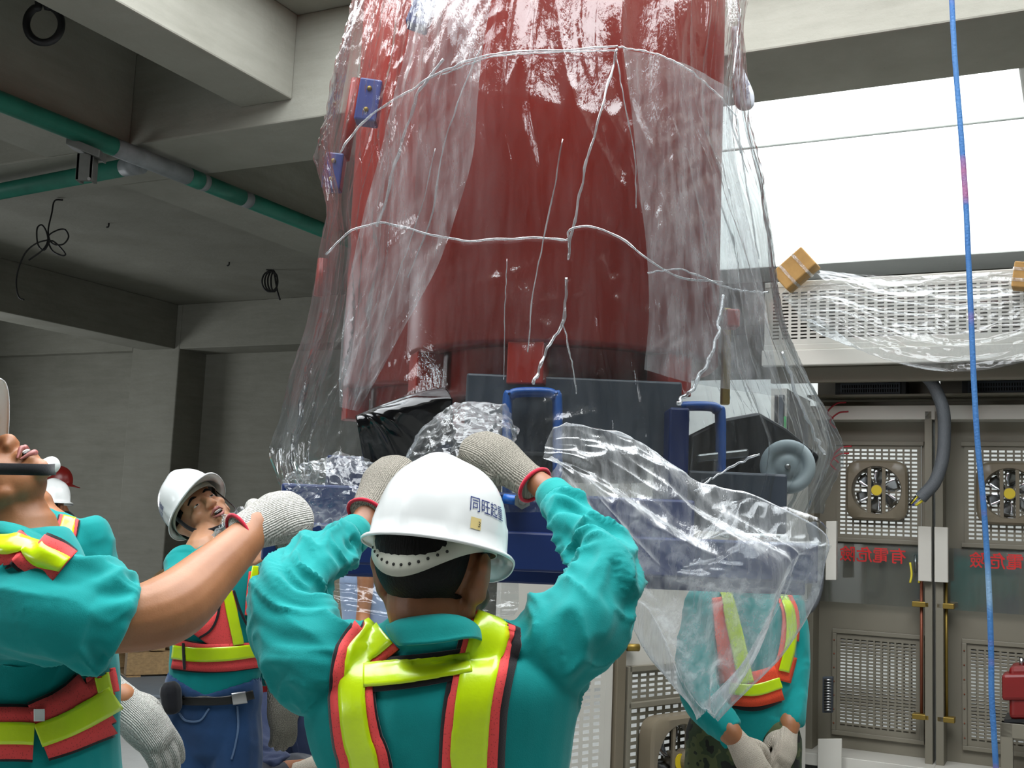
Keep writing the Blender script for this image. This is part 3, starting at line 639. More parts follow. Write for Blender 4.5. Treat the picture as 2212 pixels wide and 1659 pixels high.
TB = [bvh(shB)]; vb = empty('safety_vest'); vb.parent = Bp
def vest_band2(line, w_lime, w_red, w_blk, root, T, red='vest_red', off=.007, sh=0, gap=.035, lay=.003):
    if w_blk: strip(root, 'piping', T, [(x, y + sh) for x, y in line], w_blk, M['piping'], off, .002, gap=gap)
    if w_red: strip(root, 'vest_panel', T, [(x, y + sh) for x, y in line], w_red, M[red], off + lay, .002, gap=gap)
    if w_lime: strip(root, 'reflective_tape', T, line, w_lime, M['vest_lime'], off + lay * 2, .002, gap=gap)
BL = [(-30, 1185), (10, 1182), (60, 1190), (105, 1206), (138, 1226)]
band3d(vb, 'piping', TB, BL, .076, M['piping'], .007); band3d(vb, 'vest_panel', TB, BL, .068, M['vest_red'], .012); band3d(vb, 'reflective_tape', TB, [(x, y - 2) for x, y in BL], [.045, .045, .043, .036, .03], M['vest_lime'], .018)
vest_band2([(82, 1588), (130, 1570), (180, 1545), (242, 1508)], [52, 52, 54, 56], [122, 128, 138, 166], [134, 140, 150, 178], vb, TB, sh=-8)
vest_band2([(-40, 1583), (0, 1582), (40, 1582), (74, 1584)], [48, 48, 48, 48], [112, 112, 112, 112], [124, 124, 124, 124], vb, TB)
vest_band2([(222, 1500), (214, 1465), (208, 1430)], [30, 30, 28], [60, 64, 60], None, vb, TB, off=.006)
strip(vb, 'vest_label', TB, [(84, 1530), (84, 1556)], [22, 22], M['hat_white'], .018, .001)
collar_strip(Bp, [[P(x, y, Y) for x, y, Y in r] for r in (
    [(-30, 1128, 2.05), (10, 1128, 2.02), (60, 1142, 2.03), (105, 1168, 2.08), (128, 1185, 2.14)],
    [(-34, 1140, 2.03), (10, 1142, 2.0), (64, 1158, 2.01), (112, 1186, 2.06), (138, 1206, 2.13)],
    [(-36, 1160, 2.025), (10, 1158, 1.995), (66, 1172, 2.0), (118, 1200, 2.05), (144, 1216, 2.12)])])

# ------------------------------------------------------------------ the worker in jeans behind him, squinting upwards
YC = 3.7; rC = lambda r, Y=YC: r * Y / FPX
CC = P(440, 1113, 3.8); fC = nrm(.22 * RGT + .68 * UPV - .70 * FWD); uC = nrm(-.75 * RGT + .58 * UPV + .33 * FWD)
Cp, shC, RC_ = person('person in blue jeans and teal shirt squinting upwards, white hard hat tipped back',
    (CC, fC, uC), [(P(455, 1530, YC), rC(92), .72), (P(462, 1480, YC), rC(94), .72), (P(466, 1400, YC), rC(95), .7), (P(468, 1320, YC), rC(103), .66), (P(464, 1250, YC), rC(104), .62), (P(455, 1208, YC), rC(76), .7), (P(442, 1182, YC), rC(40), 1.0)],
    [dict(p=JP((392, 1235, 3.62), (392, 1290, 3.56), (410, 1325, 3.5), (450, 1280, 3.42), (495, 1235, 3.36)), r=[rC(34), rC(30), rC(28), rC(24), rC(20)], sleeve=(JP((400, 1222, 3.66), (394, 1256, 3.6), (396, 1290, 3.55)), [rC(42), rC(40), rC(36)]), hand=(P(500, 1230, 3.35), nrm((.8, .2, .6)), (-.3, -.9, .3), .8, True)),
     dict(p=JP((535, 1240, 3.82), (558, 1320, 3.86), (568, 1395, 3.88), (582, 1440, 3.84), (596, 1478, 3.8)), r=[rC(38), rC(33), rC(28), rC(24), rC(19)], sleeve=(JP((524, 1228, 3.8), (556, 1310, 3.86), (566, 1392, 3.88), (580, 1440, 3.84), (590, 1462, 3.81)), [rC(44), rC(40), rC(36), rC(31), rC(27)]), hand=(P(602, 1496, 3.79), nrm(P(610, 1560, 3.78) - P(602, 1496, 3.79)), (.5, -.8, .1), .5, True), amp=.012, freq=16)],
    [dict(p=[P(420, 1530, YC), P(408, 1620, YC)] + [np.array([P(405, 1620, YC)[0] + dx, YC + dy, z]) for dx, dy, z in ((0, -.02, .52), (0, .0, .28), (0, .02, .1), (.05, -.1, .04))], r=[rC(62), rC(62), rC(54), rC(46), rC(42), .045]),
     dict(p=[P(498, 1530, YC), P(505, 1620, YC)] + [np.array([P(510, 1620, YC)[0] + dx, YC + dy, z]) for dx, dy, z in ((0.01, -.02, .52), (.02, .0, .28), (.02, .02, .1), (.1, -.08, .04))], r=[rC(62), rC(60), rC(52), rC(46), rC(42), .045])],
    side=RGT, voxel=.005, seed=21, skin='skin_light', open_mouth=.8, wr=.9, torso_amp=.006, tuck=True, hs=.97)
glove(Cp, P(602, 1496, 3.79), nrm(P(612, 1560, 3.78) - P(602, 1496, 3.79)), (.5, -.8, .1), M['glove_dirty'], .5, True, 1.05, cuff=.03, hem=False, voxel=.004)
hard_hat(Cp, CC, RC_, M['hat_white'], up=.042, h=.13, rx=.1, ry=.124, visor=.06, strap=.004, text='同旺起重', text_a=-.75, textdir=1, tsize=.034)
TC = [bvh(shC)]; vc = empty('safety_vest'); vc.parent = Cp
strip(vc, 'piping', TC, [(378, 1412), (430, 1420), (490, 1420), (560, 1415)], [70, 66, 64, 56], M['piping'], .006, .002)
strip(vc, 'vest_panel', TC, [(378, 1412), (430, 1420), (490, 1420), (560, 1414)], [64, 60, 60, 54], M['vest_red'], .009, .002)
strip(vc, 'vest_panel', TC, [(455, 1395), (480, 1360), (492, 1320), (494, 1275)], [110, 78, 42, 26], M['vest_red'], .009, .002)
strip(vc, 'piping', TC, [(432, 1378), (455, 1362), (470, 1335), (478, 1290)], [5, 5, 5, 5], M['piping'], .014, .002)
strip(vc, 'piping', TC, [(552, 1372), (532, 1350), (518, 1320), (504, 1275)], [5, 5, 5, 5], M['piping'], .014, .002)
strip(vc, 'vest_panel', TC, [(545, 1330), (548, 1280), (546, 1235)], [36, 34, 20], M['vest_red'], .009, .002)
strip(vc, 'reflective_tape', TC, [(377, 1408), (430, 1414), (490, 1412), (554, 1405)], [30, 31, 31, 28], M['vest_lime'], .014, .002)
strip(vc, 'reflective_tape', TC, [(514, 1392), (506, 1350), (498, 1310), (490, 1272)], [22, 22, 22, 18], M['vest_lime'], .014, .002)
strip(vc, 'reflective_tape', TC, [(540, 1352), (543, 1300), (546, 1250), (548, 1225)], [16, 17, 16, 12], M['vest_lime'], .014, .002)
strip(vc, 'piping', TC, [(401, 1388), (402, 1420), (403, 1446)], [5, 5, 5], M['piping'], .018, .002)
TC2 = TC + [bvh([o for o in Cp.children if o.name.startswith('trousers')][0])]
strip(Cp, 'belt', TC2, [(375, 1512), (430, 1514), (490, 1512), (545, 1500)], [18, 18, 18, 18], M['leather'], .01, .004)
strip(Cp, 'pocket_seam', TC2, [(388, 1540), (402, 1556), (432, 1556), (452, 1530)], [4, 4, 4, 4], M['denim_seam'], .004, .002)
strip(Cp, 'fly_seam', TC2, [(512, 1525), (514, 1570), (508, 1610), (500, 1640)], [4, 4, 4, 4], M['denim_seam'], .004, .002)
strip(Cp, 'belt_buckle', TC2, [(500, 1509), (528, 1505)], [24, 24], M['metal'], .02, .005)
fuse('belt_pouch', [limb([P(368, 1492, 3.58), P(372, 1525, 3.58)], [.035, .032], n=8)], .006, 2, M['strap_black'], Cp)
collar_strip(Cp, [[P(x, y, Y) for x, y, Y in r] for r in ([(404, 1178, 3.7), (415, 1190, 3.63), (445, 1204, 3.6), (470, 1210, 3.63)], [(394, 1186, 3.7), (408, 1202, 3.61), (446, 1218, 3.58), (482, 1222, 3.62)])])

# ------------------------------------------------------------------ the worker in camouflage trousers beyond the film
YD = 4.15; rD = lambda r, Y=YD: r * Y / FPX
CD = P(1628, 1180, YD)
Dp, shD, RD = person('person in camouflage trousers and cream gloves standing behind the hanging film',
    (CD, nrm(np.array([-.25, -.95, .1])), UZ), [(P(1600, 1580, YD), rD(95), .7), (P(1610, 1530, YD), rD(96), .7), (P(1612, 1460, YD), rD(98), .68), (P(1612, 1380, YD), rD(104), .64), (P(1610, 1310, YD), rD(104), .6), (P(1614, 1276, YD), rD(74), .65), (P(1622, 1245, YD), rD(36), 1.0)],
    [dict(p=JP((1512, 1320, 4.1), (1505, 1430, 4.06), (1520, 1520, 4.0), (1570, 1575, 3.92), (1592, 1600, 3.9)), r=[rD(38), rD(34), rD(32), rD(25), rD(20)], sleeve=(JP((1524, 1308, 4.12), (1504, 1420, 4.06), (1516, 1510, 4.0), (1560, 1562, 3.94), (1578, 1582, 3.92)), [rD(44), rD(42), rD(40), rD(33), rD(28)]), hand=(P(1590, 1598, 3.9), nrm((.6, -.2, -.7)), (-.3, -.9, .2), .5, True)),
     dict(p=JP((1702, 1320, 4.2), (1716, 1420, 4.2), (1708, 1510, 4.14), (1704, 1560, 4.08), (1702, 1580, 4.06)), r=[rD(36), rD(31), rD(28), rD(24), rD(20)], sleeve=(JP((1694, 1308, 4.2), (1712, 1410, 4.2), (1710, 1490, 4.15), (1706, 1550, 4.1), (1705, 1565, 4.09)), [rD(42), rD(37), rD(34), rD(30), rD(27)]), hand=(P(1703, 1578, 4.06), nrm((-.15, -.3, -1)), (.3, -.9, .0), .35, False))],
    legs_std(P(1605, 1580, YD)[0], YD, math.pi + .2, .9, .1, .1), side=RGT, voxel=.0065, seed=31, trousers='camo', wr=.8)
glove(Dp, P(1592, 1600, 3.9), nrm(P(1625, 1650, 3.86) - P(1592, 1600, 3.9)), (-.3, -.9, .2), M['glove_cream'], .5, True, 1.05, cuff=.02, voxel=.004)
glove(Dp, P(1703, 1580, 4.06), nrm(P(1690, 1640, 4.0) - P(1703, 1580, 4.06)), (.3, -.9, .0), M['glove_cream'], .4, False, 1.0, cuff=.02, voxel=.004)
hard_hat(Dp, CD, RD, M['hat_white'], up=.045)
TD = [bvh(shD)]; vd = empty('safety_vest'); vd.parent = Dp
def tri(line, wl, wr_, wb, sh=0, off=.007): vest_band2(line, wl, wr_, wb, vd, TD, 'vest_orange', off, sh)
strip(vd, 'piping', TD, [(1578, 1500), (1630, 1505), (1680, 1490)], [56, 62, 54], M['piping'], .006, .002)
strip(vd, 'vest_panel', TD, [(1578, 1488), (1630, 1488), (1682, 1474)], [70, 76, 76], M['vest_orange'], .009, .002)
strip(vd, 'vest_panel', TD, [(1590, 1470), (1572, 1380), (1560, 1290)], [70, 56, 46], M['vest_orange'], .008, .002)
strip(vd, 'vest_panel', TD, [(1684, 1470), (1702, 1400), (1706, 1330), (1694, 1290)], [44, 40, 36, 32], M['vest_orange'], .008, .002)
strip(vd, 'reflective_tape', TD, [(1576, 1486), (1630, 1490), (1684, 1474)], [24, 26, 24], M['vest_lime'], .014, .002)
strip(vd, 'reflective_tape', TD, [(1612, 1476), (1596, 1400), (1580, 1330), (1566, 1275)], [32, 32, 30, 26], M['vest_lime'], .014, .002)
strip(vd, 'reflective_tape', TD, [(1690, 1450), (1704, 1390), (1704, 1330), (1690, 1285)], [22, 22, 20, 18], M['vest_lime'], .014, .002)

# ------------------------------------------------------------------ people further off
def bystander(label, C, f, Y, body, side, arms, skin='skin_dark', shirt='teal', trousers='dark_trousers', hat=None, lean=None, seed=40, legs=None, face=True, **kw):
    r, s, Rm = person(label, (C, nrm(np.array(f, float)), UZ), body, arms, legs or legs_std(body[0][0][0], body[0][0][1], math.atan2(f[0], f[1]), body[0][0][2]), side=side, voxel=.008, seed=seed, skin=skin, shirt=shirt, trousers=trousers, face=face, **kw)
    if hat: hard_hat(r, C, Rm, M[hat], up=.045, band=False)
    return r, s
def std_body(x, y, top, w=.2):            # standing torso, top = height of the neck base
    return [(np.array([x, y, top - h]), r, fl) for h, r, fl in ((.56, w * .88, .7), (.46, w * .9, .68), (.33, w * .88, .66), (.2, w * .98, .62), (.1, w, .58), (.05, w * .7, .65), (0, .062, 1.0))]
def arm_down(x, y, top, s, w, sx=None, bend=.1, fwd=(0, 1, 0), hand=True):
    fwd = np.array(fwd, float); sd = np.array([fwd[1], -fwd[0], 0]); o = np.array([x, y, top]) + sd * s * w
    p = [o - UZ * .09, o - UZ * .22 + sd * s * .04, o - UZ * .36 + sd * s * .05, o - UZ * .5 + fwd * bend + sd * s * .03, o - UZ * .6 + fwd * bend * 1.4]
    d = dict(p=p, r=[.055, .047, .042, .036, .03], sleeve=([p[0] + UZ * .01, p[1], p[2], p[3]], [.066, .058, .054, .048]))
    if hand: d['hand'] = (p[-1], nrm(fwd * .3 - UZ), sd * s, .45, s < 0)
    return d
e = P(152, 1160, 3.3); xE, yE, tE = P(66, 1160, 3.3)[0], 3.3, 1.61
Ep, shE = bystander('person in teal shirt and lime tape, hidden behind the man at the left edge', P(-6, 1108, 3.35), (.3, -.95, 0), 3.3, std_body(xE, yE, tE, .215), (1, 0, 0), [arm_down(xE, yE, tE, 1, .17, fwd=(0, -1, 0)), arm_down(xE, yE, tE, -1, .17, fwd=(0, -1, 0))], skin='skin', seed=41, hat='hat_white')
TE = [bvh(shE)]; ve = empty('safety_vest'); ve.parent = Ep
vest_band2([(150, 1120), (142, 1150), (128, 1185), (118, 1230)], [32, 32, 30, 28], [46, 46, 44, 42], [52, 52, 50, 48], ve, TE)
xF = P(118, 1100, 8.0)[0]
bystander('distant person wearing a white hard hat, seen past the teal shoulder at left', P(112, 1096, 8.0) , (.2, 1, 0), 8.0, std_body(xF, 8.0, 1.4), (1, 0, 0), [arm_down(xF, 8.0, 1.4, s, .17) for s in (-1, 1)], shirt='teal', hat='hat_white', seed=43, face=False)
xG = P(122, 1085, 10.0)[0]
bystander('distant dark-skinned person in a red hard hat and black jacket by the concrete wall', P(120, 1056, 10.0), (.9, .2, 0), 10.0, std_body(xG + .05, 10.0, P(120, 1102, 10)[2], .21), (.2, 1, 0), [arm_down(xG + .05, 10.0, P(120, 1102, 10)[2], s, .17, fwd=(1, .2, 0)) for s in (-1, 1)], shirt='black_cloth', hat='hat_red', seed=44)
# crouching, in a navy jacket
YH = 4.4; rH = lambda r: r * YH / FPX
Hp, shH = bystander('crouching person in a navy snap-button jacket and red hard hat behind the jeans', P(562, 1498, YH), (.75, -.6, -.3), YH,
    [(P(640, 1680, YH), rH(80), .8), (P(636, 1640, YH), rH(84), .8), (P(628, 1590, YH), rH(84), .75), (P(618, 1550, YH), rH(78), .7), (P(606, 1524, YH), rH(56), .7), (P(590, 1512, YH), rH(32), 1.0)], RGT,
    [dict(p=JP((580, 1535, 4.3), (566, 1590, 4.2), (572, 1650, 4.1), (620, 1668, 4.05), (660, 1662, 4.02)), r=[.06, .054, .05, .042, .036], sleeve=(JP((582, 1530, 4.3), (568, 1590, 4.22), (572, 1645, 4.12), (618, 1664, 4.06)), [.075, .068, .06, .052]), hand=(P(664, 1662, 4.0), nrm((1, -.1, .35)), (0, -.6, .8), .8, True), amp=.012),
     dict(p=JP((660, 1540, 4.5), (690, 1600, 4.45), (700, 1660, 4.35), (690, 1680, 4.2)), r=[.06, .054, .045, .04], sleeve=(JP((655, 1540, 4.5), (690, 1600, 4.45), (700, 1655, 4.37)), [.07, .065, .06]))],
    shirt='navy', trousers='dark_trousers', hat='hat_red', seed=45, legs=[dict(p=[P(620 + d, 1690, YH), P(560 + d, 1690, YH - .35)] + [np.array([P(575 + d, 1690, YH - .35)[0], YH - .2 + .05 * i, z]) for i, z in enumerate((.4, .25, .1))] + [np.array([P(565 + d, 1690, YH)[0], YH - .35, .04])], r=[.09, .08, .07, .06, .055, .045]) for d in (0, 60)])
strip(Hp, 'button_placket', [bvh(shH)], [(630, 1575), (634, 1600), (642, 1640)], [14, 14, 14], M['navy'], .006, .003)
for q in ((590, 1569), (635, 1592), (643, 1632)):
    h = bvh(shH).ray_cast(Vector(EYE), Vector(nrm(ray(*q))))
    if h[0] is not None: MB().add(*ball(np.array(h[0]) - nrm(ray(*q)) * .008, .007, n=10, m=8)).build('snap_button', M['metal'], Hp, True)
glove(Hp, P(664, 1662, 4.0), nrm((1, -.1, .35)), (0, -.6, .8), M['glove_cream'], .8, True, 1.1, cuff=.02, voxel=.005, hem=False)
# beyond the machine
xI = P(818, 1250, 5.6)[0]
bystander('person in a pale blue shirt standing beyond the blue base, bare arm hanging', P(812, 1120, 5.6), (.3, -.95, 0), 5.6, std_body(xI, 5.6, 1.42, .19), (1, .1, 0), [dict(arm_down(xI, 5.6, 1.42, -1, .16, fwd=(0, -1, 0)), sleeve=None) | dict(p=JP((790, 1230, 5.5), (788, 1290, 5.48), (784, 1340, 5.46), (790, 1400, 5.4))), arm_down(xI, 5.6, 1.42, -1, .17, fwd=(0, -1, 0))], shirt='paleblue', trousers='khaki', hat='hat_white', seed=46, skin='skin')
xJ = P(748, 1250, 6.4)[0]
bystander('person in khaki and black beyond the blue base, beside the pale blue shirt', P(745, 1120, 6.4), (-.3, .95, 0), 6.4, std_body(xJ, 6.4, 1.42, .19), (1, .1, 0), [arm_down(xJ, 6.4, 1.42, s, .17, fwd=(0, 1, 0)) for s in (-1, 1)], shirt='khaki', trousers='black_cloth', hat='hat_white', seed=47)
# ================================================================== the wrapped transformer on the crane
M['coil_red'] = plain('red_cast_resin', '9c2a1e', 0.35, var=0.12, scale=3, spec=.4)
M['blue_steel'] = plain('blue_painted_steel', '0a2358', 0.42, var=0.1, scale=4)
M['blue_bracket'] = plain('bright_blue_steel', '1f5aa8', 0.35, var=0.08)
M['core_black'] = plain('black_core_steel', '131416', 0.4, var=0.3, scale=10); M['core_grey'] = plain('dark_grey_core', '3a4048', 0.45, var=0.25, scale=5)
M['black_sheet'] = plain('black_plastic_sheet', '0b0b0d', 0.14, var=0.2); M['wheel_grey'] = plain('grey_wheel', '8d999b', 0.5, var=0.08)
M['insulator_blue'] = plain('violet_blue_resin', '4a5088', 0.2, var=0.15); M['brass'] = plain('brass', '8f7838', 0.45, .7); M['steel'] = plain('galvanised_steel', '8e8f8d', 0.35, 1.0, var=0.12)
TR = empty('transformer'); tag(TR, 'big red and blue transformer hanging in clear film above the workers', 'transformer')
def ringcyl(cx, cy, z0, z1, r, n=64, sx=1.0, inner=None):
    V = []; Fc = []; a = np.linspace(0, 2 * math.pi, n, endpoint=False); prof = [(r - .012, z0), (r, z0 + .012), (r, z1 - .012), (r - .012, z1)]
    if inner: prof = prof + [(inner, z1), (inner, z0)]
    for rr, z in prof: V += [(cx + rr * sx * math.cos(q), cy + rr * math.sin(q), z) for q in a]
    k = len(prof)
    for i in range(k if inner else k - 1):
        for j in range(n): Fc.append((i * n + j, i * n + (j + 1) % n, ((i + 1) % k) * n + (j + 1) % n, ((i + 1) % k) * n + j))
    if not inner: Fc += [tuple(range(n))[::-1], tuple((k - 1) * n + j for j in range(n))]
    return V, Fc
c1 = P(1215, 700, 3.42); c2 = P(1010, 700, 4.15)
for c, zb_, r in ((c1, 2.09, .47), (c2, 2.06, .45)):
    MB().add(*ringcyl(c[0], c[1], zb_, 4.5, r, inner=r - .07)).build('outer_coil', M['coil_red'], TR, True)
    MB().add(*ringcyl(c[0], c[1], zb_ - .12, 4.55, r - .11, inner=r - .17)).build('inner_coil', M['coil_red'], TR, True)
    MB().add(*ringcyl(c[0], c[1], 1.75, 4.6, r - .2)).build('core_leg', M['core_black'], TR, True)
    for k in range(6):                      # red spacer blocks under the coils
        a = math.pi * (1.1 + .16 * k); q = np.array([c[0] + (r - .05) * math.cos(a), c[1] + (r - .05) * math.sin(a), zb_ - .11]); t = np.array([-math.sin(a), math.cos(a), 0]); nn = np.array([math.cos(a), math.sin(a), 0])
        if k % 2 == 0: MB().box(q - t * .05 - nn * .04, t * .1, nn * .08, UZ * .115).build('spacer_block', M['coil_red'], TR, bevel=.004)
# a rib along the near coil, terminals and connection bars in violet-blue resin
def rbox(c, hx, hy, hz, name, mat, ax=(1, 0, 0), ay=(0, 1, 0), az=(0, 0, 1), bev=.006, par=TR):
    ax, ay, az = (nrm(v) for v in (ax, ay, az)); return MB().box(np.asarray(c) - ax * hx - ay * hy - az * hz, ax * 2 * hx, ay * 2 * hy, az * 2 * hz).build(name, mat, par, bevel=bev)
for (x, y, Y), (x2, y2), r in (((898, 62, 3.05), (930, -20), .03), ((790, 268, 3.35), (805, 178), .034), ((716, 412, 3.5), (726, 335), .03)):
    a, b = P(x, y, Y), P(x2, y2, Y); d = nrm(b - a); t = rbox((a + b) / 2, r, r, np.linalg.norm(b - a) / 2, 'terminal_block', M['insulator_blue'], ax=np.cross(d, (0, 1, 0)), ay=(0, 1, 0), az=d)
    for s in (.25, .75): MB().add(*ball(a * (1 - s) + b * s - np.array([0, r + .002, 0]), .008, n=8, m=6)).build('terminal_bolt', M['brass'], t, True)
# connection rods on the left flank
for (q0, q1, Y, r, mt) in (((772, 172), (742, 345), 3.55, .02, 'coil_red'), ((700, 560), (690, 640), 3.6, .02, 'coil_red')):
    MB().tube([P(*q0, Y), P(*q1, Y)], r, 12).build('connection_rod', M[mt], TR, True)
rbox(P(1580, 690, 3.6), .022, .03, .03, 'red_connector', M['coil_red'])
rbox(P(1568, 770, 3.7), .014, .014, .16, 'brass_rod', M['brass'], bev=.004)
# lower yoke and clamps
y0 = 2.78
def slab(px0, py0, px1, py1, Y, dep, name, mat, bev=.006):
    a = P(px0, py1, Y); b = P(px1, py1, Y); t = P((px0 + px1) / 2, py0, Y); ex = np.array([b[0] - a[0], 0, 0])
    return MB().box(np.array([a[0], Y, (a[2] + b[2]) / 2]), ex, (0, dep, 0), (0, 0, t[2] - (a[2] + b[2]) / 2)).build(name, mat, TR, bevel=bev)
slab(1000, 815, 1470, 980, 3.0, .75, 'lower_yoke', M['core_grey'])
slab(560, 1150, 1768, 1236, y0, .10, 'base_beam', M['blue_steel'])
slab(600, 1062, 1500, 1156, y0 + .02, .04, 'clamp_plate', M['blue_steel'])
slab(575, 1210, 1740, 1262, y0 + .75, .1, 'base_beam', M['blue_steel'])
slab(1440, 880, 1484, 1150, y0 + .12, .30, 'upright_plate', M['blue_steel'])
slab(1484, 1020, 1700, 1150, y0 + .16, .16, 'cross_beam', M['core_grey'])
slab(700, 990, 1060, 1075, y0 + .18, .2, 'cross_beam', M['blue_steel'])
# rounded tubular lifting brackets
def loopframe(x0, y0_, x1, y1, Y, r=.012, rad=24):
    q = [(x0, y1), (x0, y0_ + rad), (x0 + rad * .3, y0_ + rad * .3), (x0 + rad, y0_), (x1 - rad, y0_), (x1 - rad * .3, y0_ + rad * .3), (x1, y0_ + rad), (x1, y1)]
    return [P(x, y, Y) for x, y in q]
for a in ((1096, 848, 1204, 1075, 2.93), (1450, 878, 1556, 1060, 3.05)):
    pts = loopframe(*a); V, Fc = tube(catmull(np.array(pts), 60), .013, 10); V = np.array(V); V[:, 1] = a[4] + (V[:, 1] - a[4]) * 3.2
    mesh('lifting_bracket', V, Fc, M['blue_bracket'], True, TR)
# through-bolt with nuts on the clamp
b0 = P(1128, 1082, y0 - .01); bl = MB().tube([b0 + np.array([0, .03, 0]), b0 - np.array([0, .05, 0])], .011, 12).build('clamp_bolt', M['steel'], TR, True)
MB().tube([b0 - np.array([0, .012, 0]), b0 - np.array([0, .036, 0])], .021, 6).build('nut', M['steel'], bl)
MB().tube([b0 - np.array([.045, -.01, -.004]), b0 + np.array([-.008, .0, 0])], .012, 12).build('bolt_sleeve', M['blue_bracket'], TR, True)
MB().tube([P(606, 1178, y0 + .001), P(606, 1178, y0 - .004)], .013, 20).build('bolt_hole', M['dark_hole'], TR)
# black boxed corner of the core under tight sheeting
def ctrl_patch(name, rows, nu, nv, mat, parent, amp=.0, fold=None, seed=0, solid=0.0, smooth=True):
    """sheet through rows of (pixel x, pixel y, distance) control points; folds are real relief along its normals"""
    Rw = [catmull(np.array([P(*q) for q in r]), nu) for r in rows]; G = np.stack(Rw); G = np.stack([catmull(G[:, i], nv) for i in range(nu)], 1)
    du = np.gradient(G, axis=1); dv = np.gradient(G, axis=0); N = np.cross(du, dv); N /= np.linalg.norm(N, axis=2)[..., None] + 1e-12
    if N[..., 1].mean() > 0: N = -N
    u = np.linspace(0, 1, nu)[None, :].repeat(nv, 0); v = np.linspace(0, 1, nv)[:, None].repeat(nu, 1)
    if fold is not None: G = G + N * fold(u, v)[..., None]
    V = G.reshape(-1, 3); Fc = [(i * nu + j, i * nu + j + 1, (i + 1) * nu + j + 1, (i + 1) * nu + j) for i in range(nv - 1) for j in range(nu - 1)]
    o = mesh(name, V, Fc, mat, smooth, parent)
    if solid: m = o.modifiers.new('t', 'SOLIDIFY'); m.thickness = solid; m.offset = 0
    return o
def rad_fold(u, v): a = np.arctan2(v + .02, u + .02); return .006 * ridge(noise2(a * 5, a * 0 + 1, 3)) * np.clip(v * 1.6, 0, 1) + .003 * noise2(u * 5, v * 5, 5)
ctrl_patch('corner_cover', [[(768, 898, 2.74), (830, 872, 2.72), (900, 850, 2.74), (962, 838, 2.78)], [(772, 912, 2.70), (835, 892, 2.68), (905, 874, 2.69), (976, 868, 2.74)], [(782, 960, 2.72), (840, 950, 2.70), (905, 938, 2.72), (975, 930, 2.78)], [(800, 1040, 2.78), (850, 1040, 2.76), (905, 1030, 2.78), (970, 1010, 2.82)]], 60, 60, M['black_sheet'], TR, fold=rad_fold, solid=.003)
# caster on its dark bracket
wc = P(1701, 1008, 3.02); wd = nrm(np.array([-.2, -.97, -.06]))
wx = nrm(np.cross(wd, UZ)); wz = np.cross(wx, wd)
def disc(prof, n=48):                      # revolve (radius, along axis) profile about the wheel axis
    V = []; Fc = []
    for r, h in prof: V += [wc + wd * h + r * (math.cos(2 * math.pi * j / n) * wx + math.sin(2 * math.pi * j / n) * wz) for j in range(n)]
    k = len(prof); Fc = [(i * n + j, i * n + (j + 1) % n, (i + 1) * n + (j + 1) % n, (i + 1) * n + j) for i in range(k - 1) for j in range(n)]
    return V, Fc + [tuple(range(n))[::-1], tuple((k - 1) * n + j for j in range(n))]
wh = MB().add(*disc([(.068, -.03), (.072, -.02), (.072, .012), (.066, .02), (.046, .021), (.042, .014), (.032, .014), (.028, .018), (.014, .02), (.012, .02)])).build('caster_wheel', M['wheel_grey'], TR, True)
MB().add(*disc([(.008, .0), (.008, .024), (.006, .028)])).build('axle', M['steel'], wh, True)
mb = MB(); pl = [(1490, 940), (1560, 905), (1640, 890), (1700, 925), (1772, 985), (1745, 1040), (1690, 1075), (1560, 1080), (1490, 1060)]
pf = [P(x, y, 3.06) for x, y in pl]; pb = [P(x, y, 3.06) + np.array([0, .22, 0]) for x, y in pl]; n_ = len(pl)
mb.add(pf + pb, [tuple(range(n_))[::-1], tuple(range(n_, 2 * n_))] + [(i, (i + 1) % n_, n_ + (i + 1) % n_, n_ + i) for i in range(n_)]).build('caster_bracket', M['core_black'], TR, bevel=.008)
rbox(P(1560, 985, 3.04), .07, .012, .012, 'bracket_plate', M['steel'], ax=(1, 0, .15))
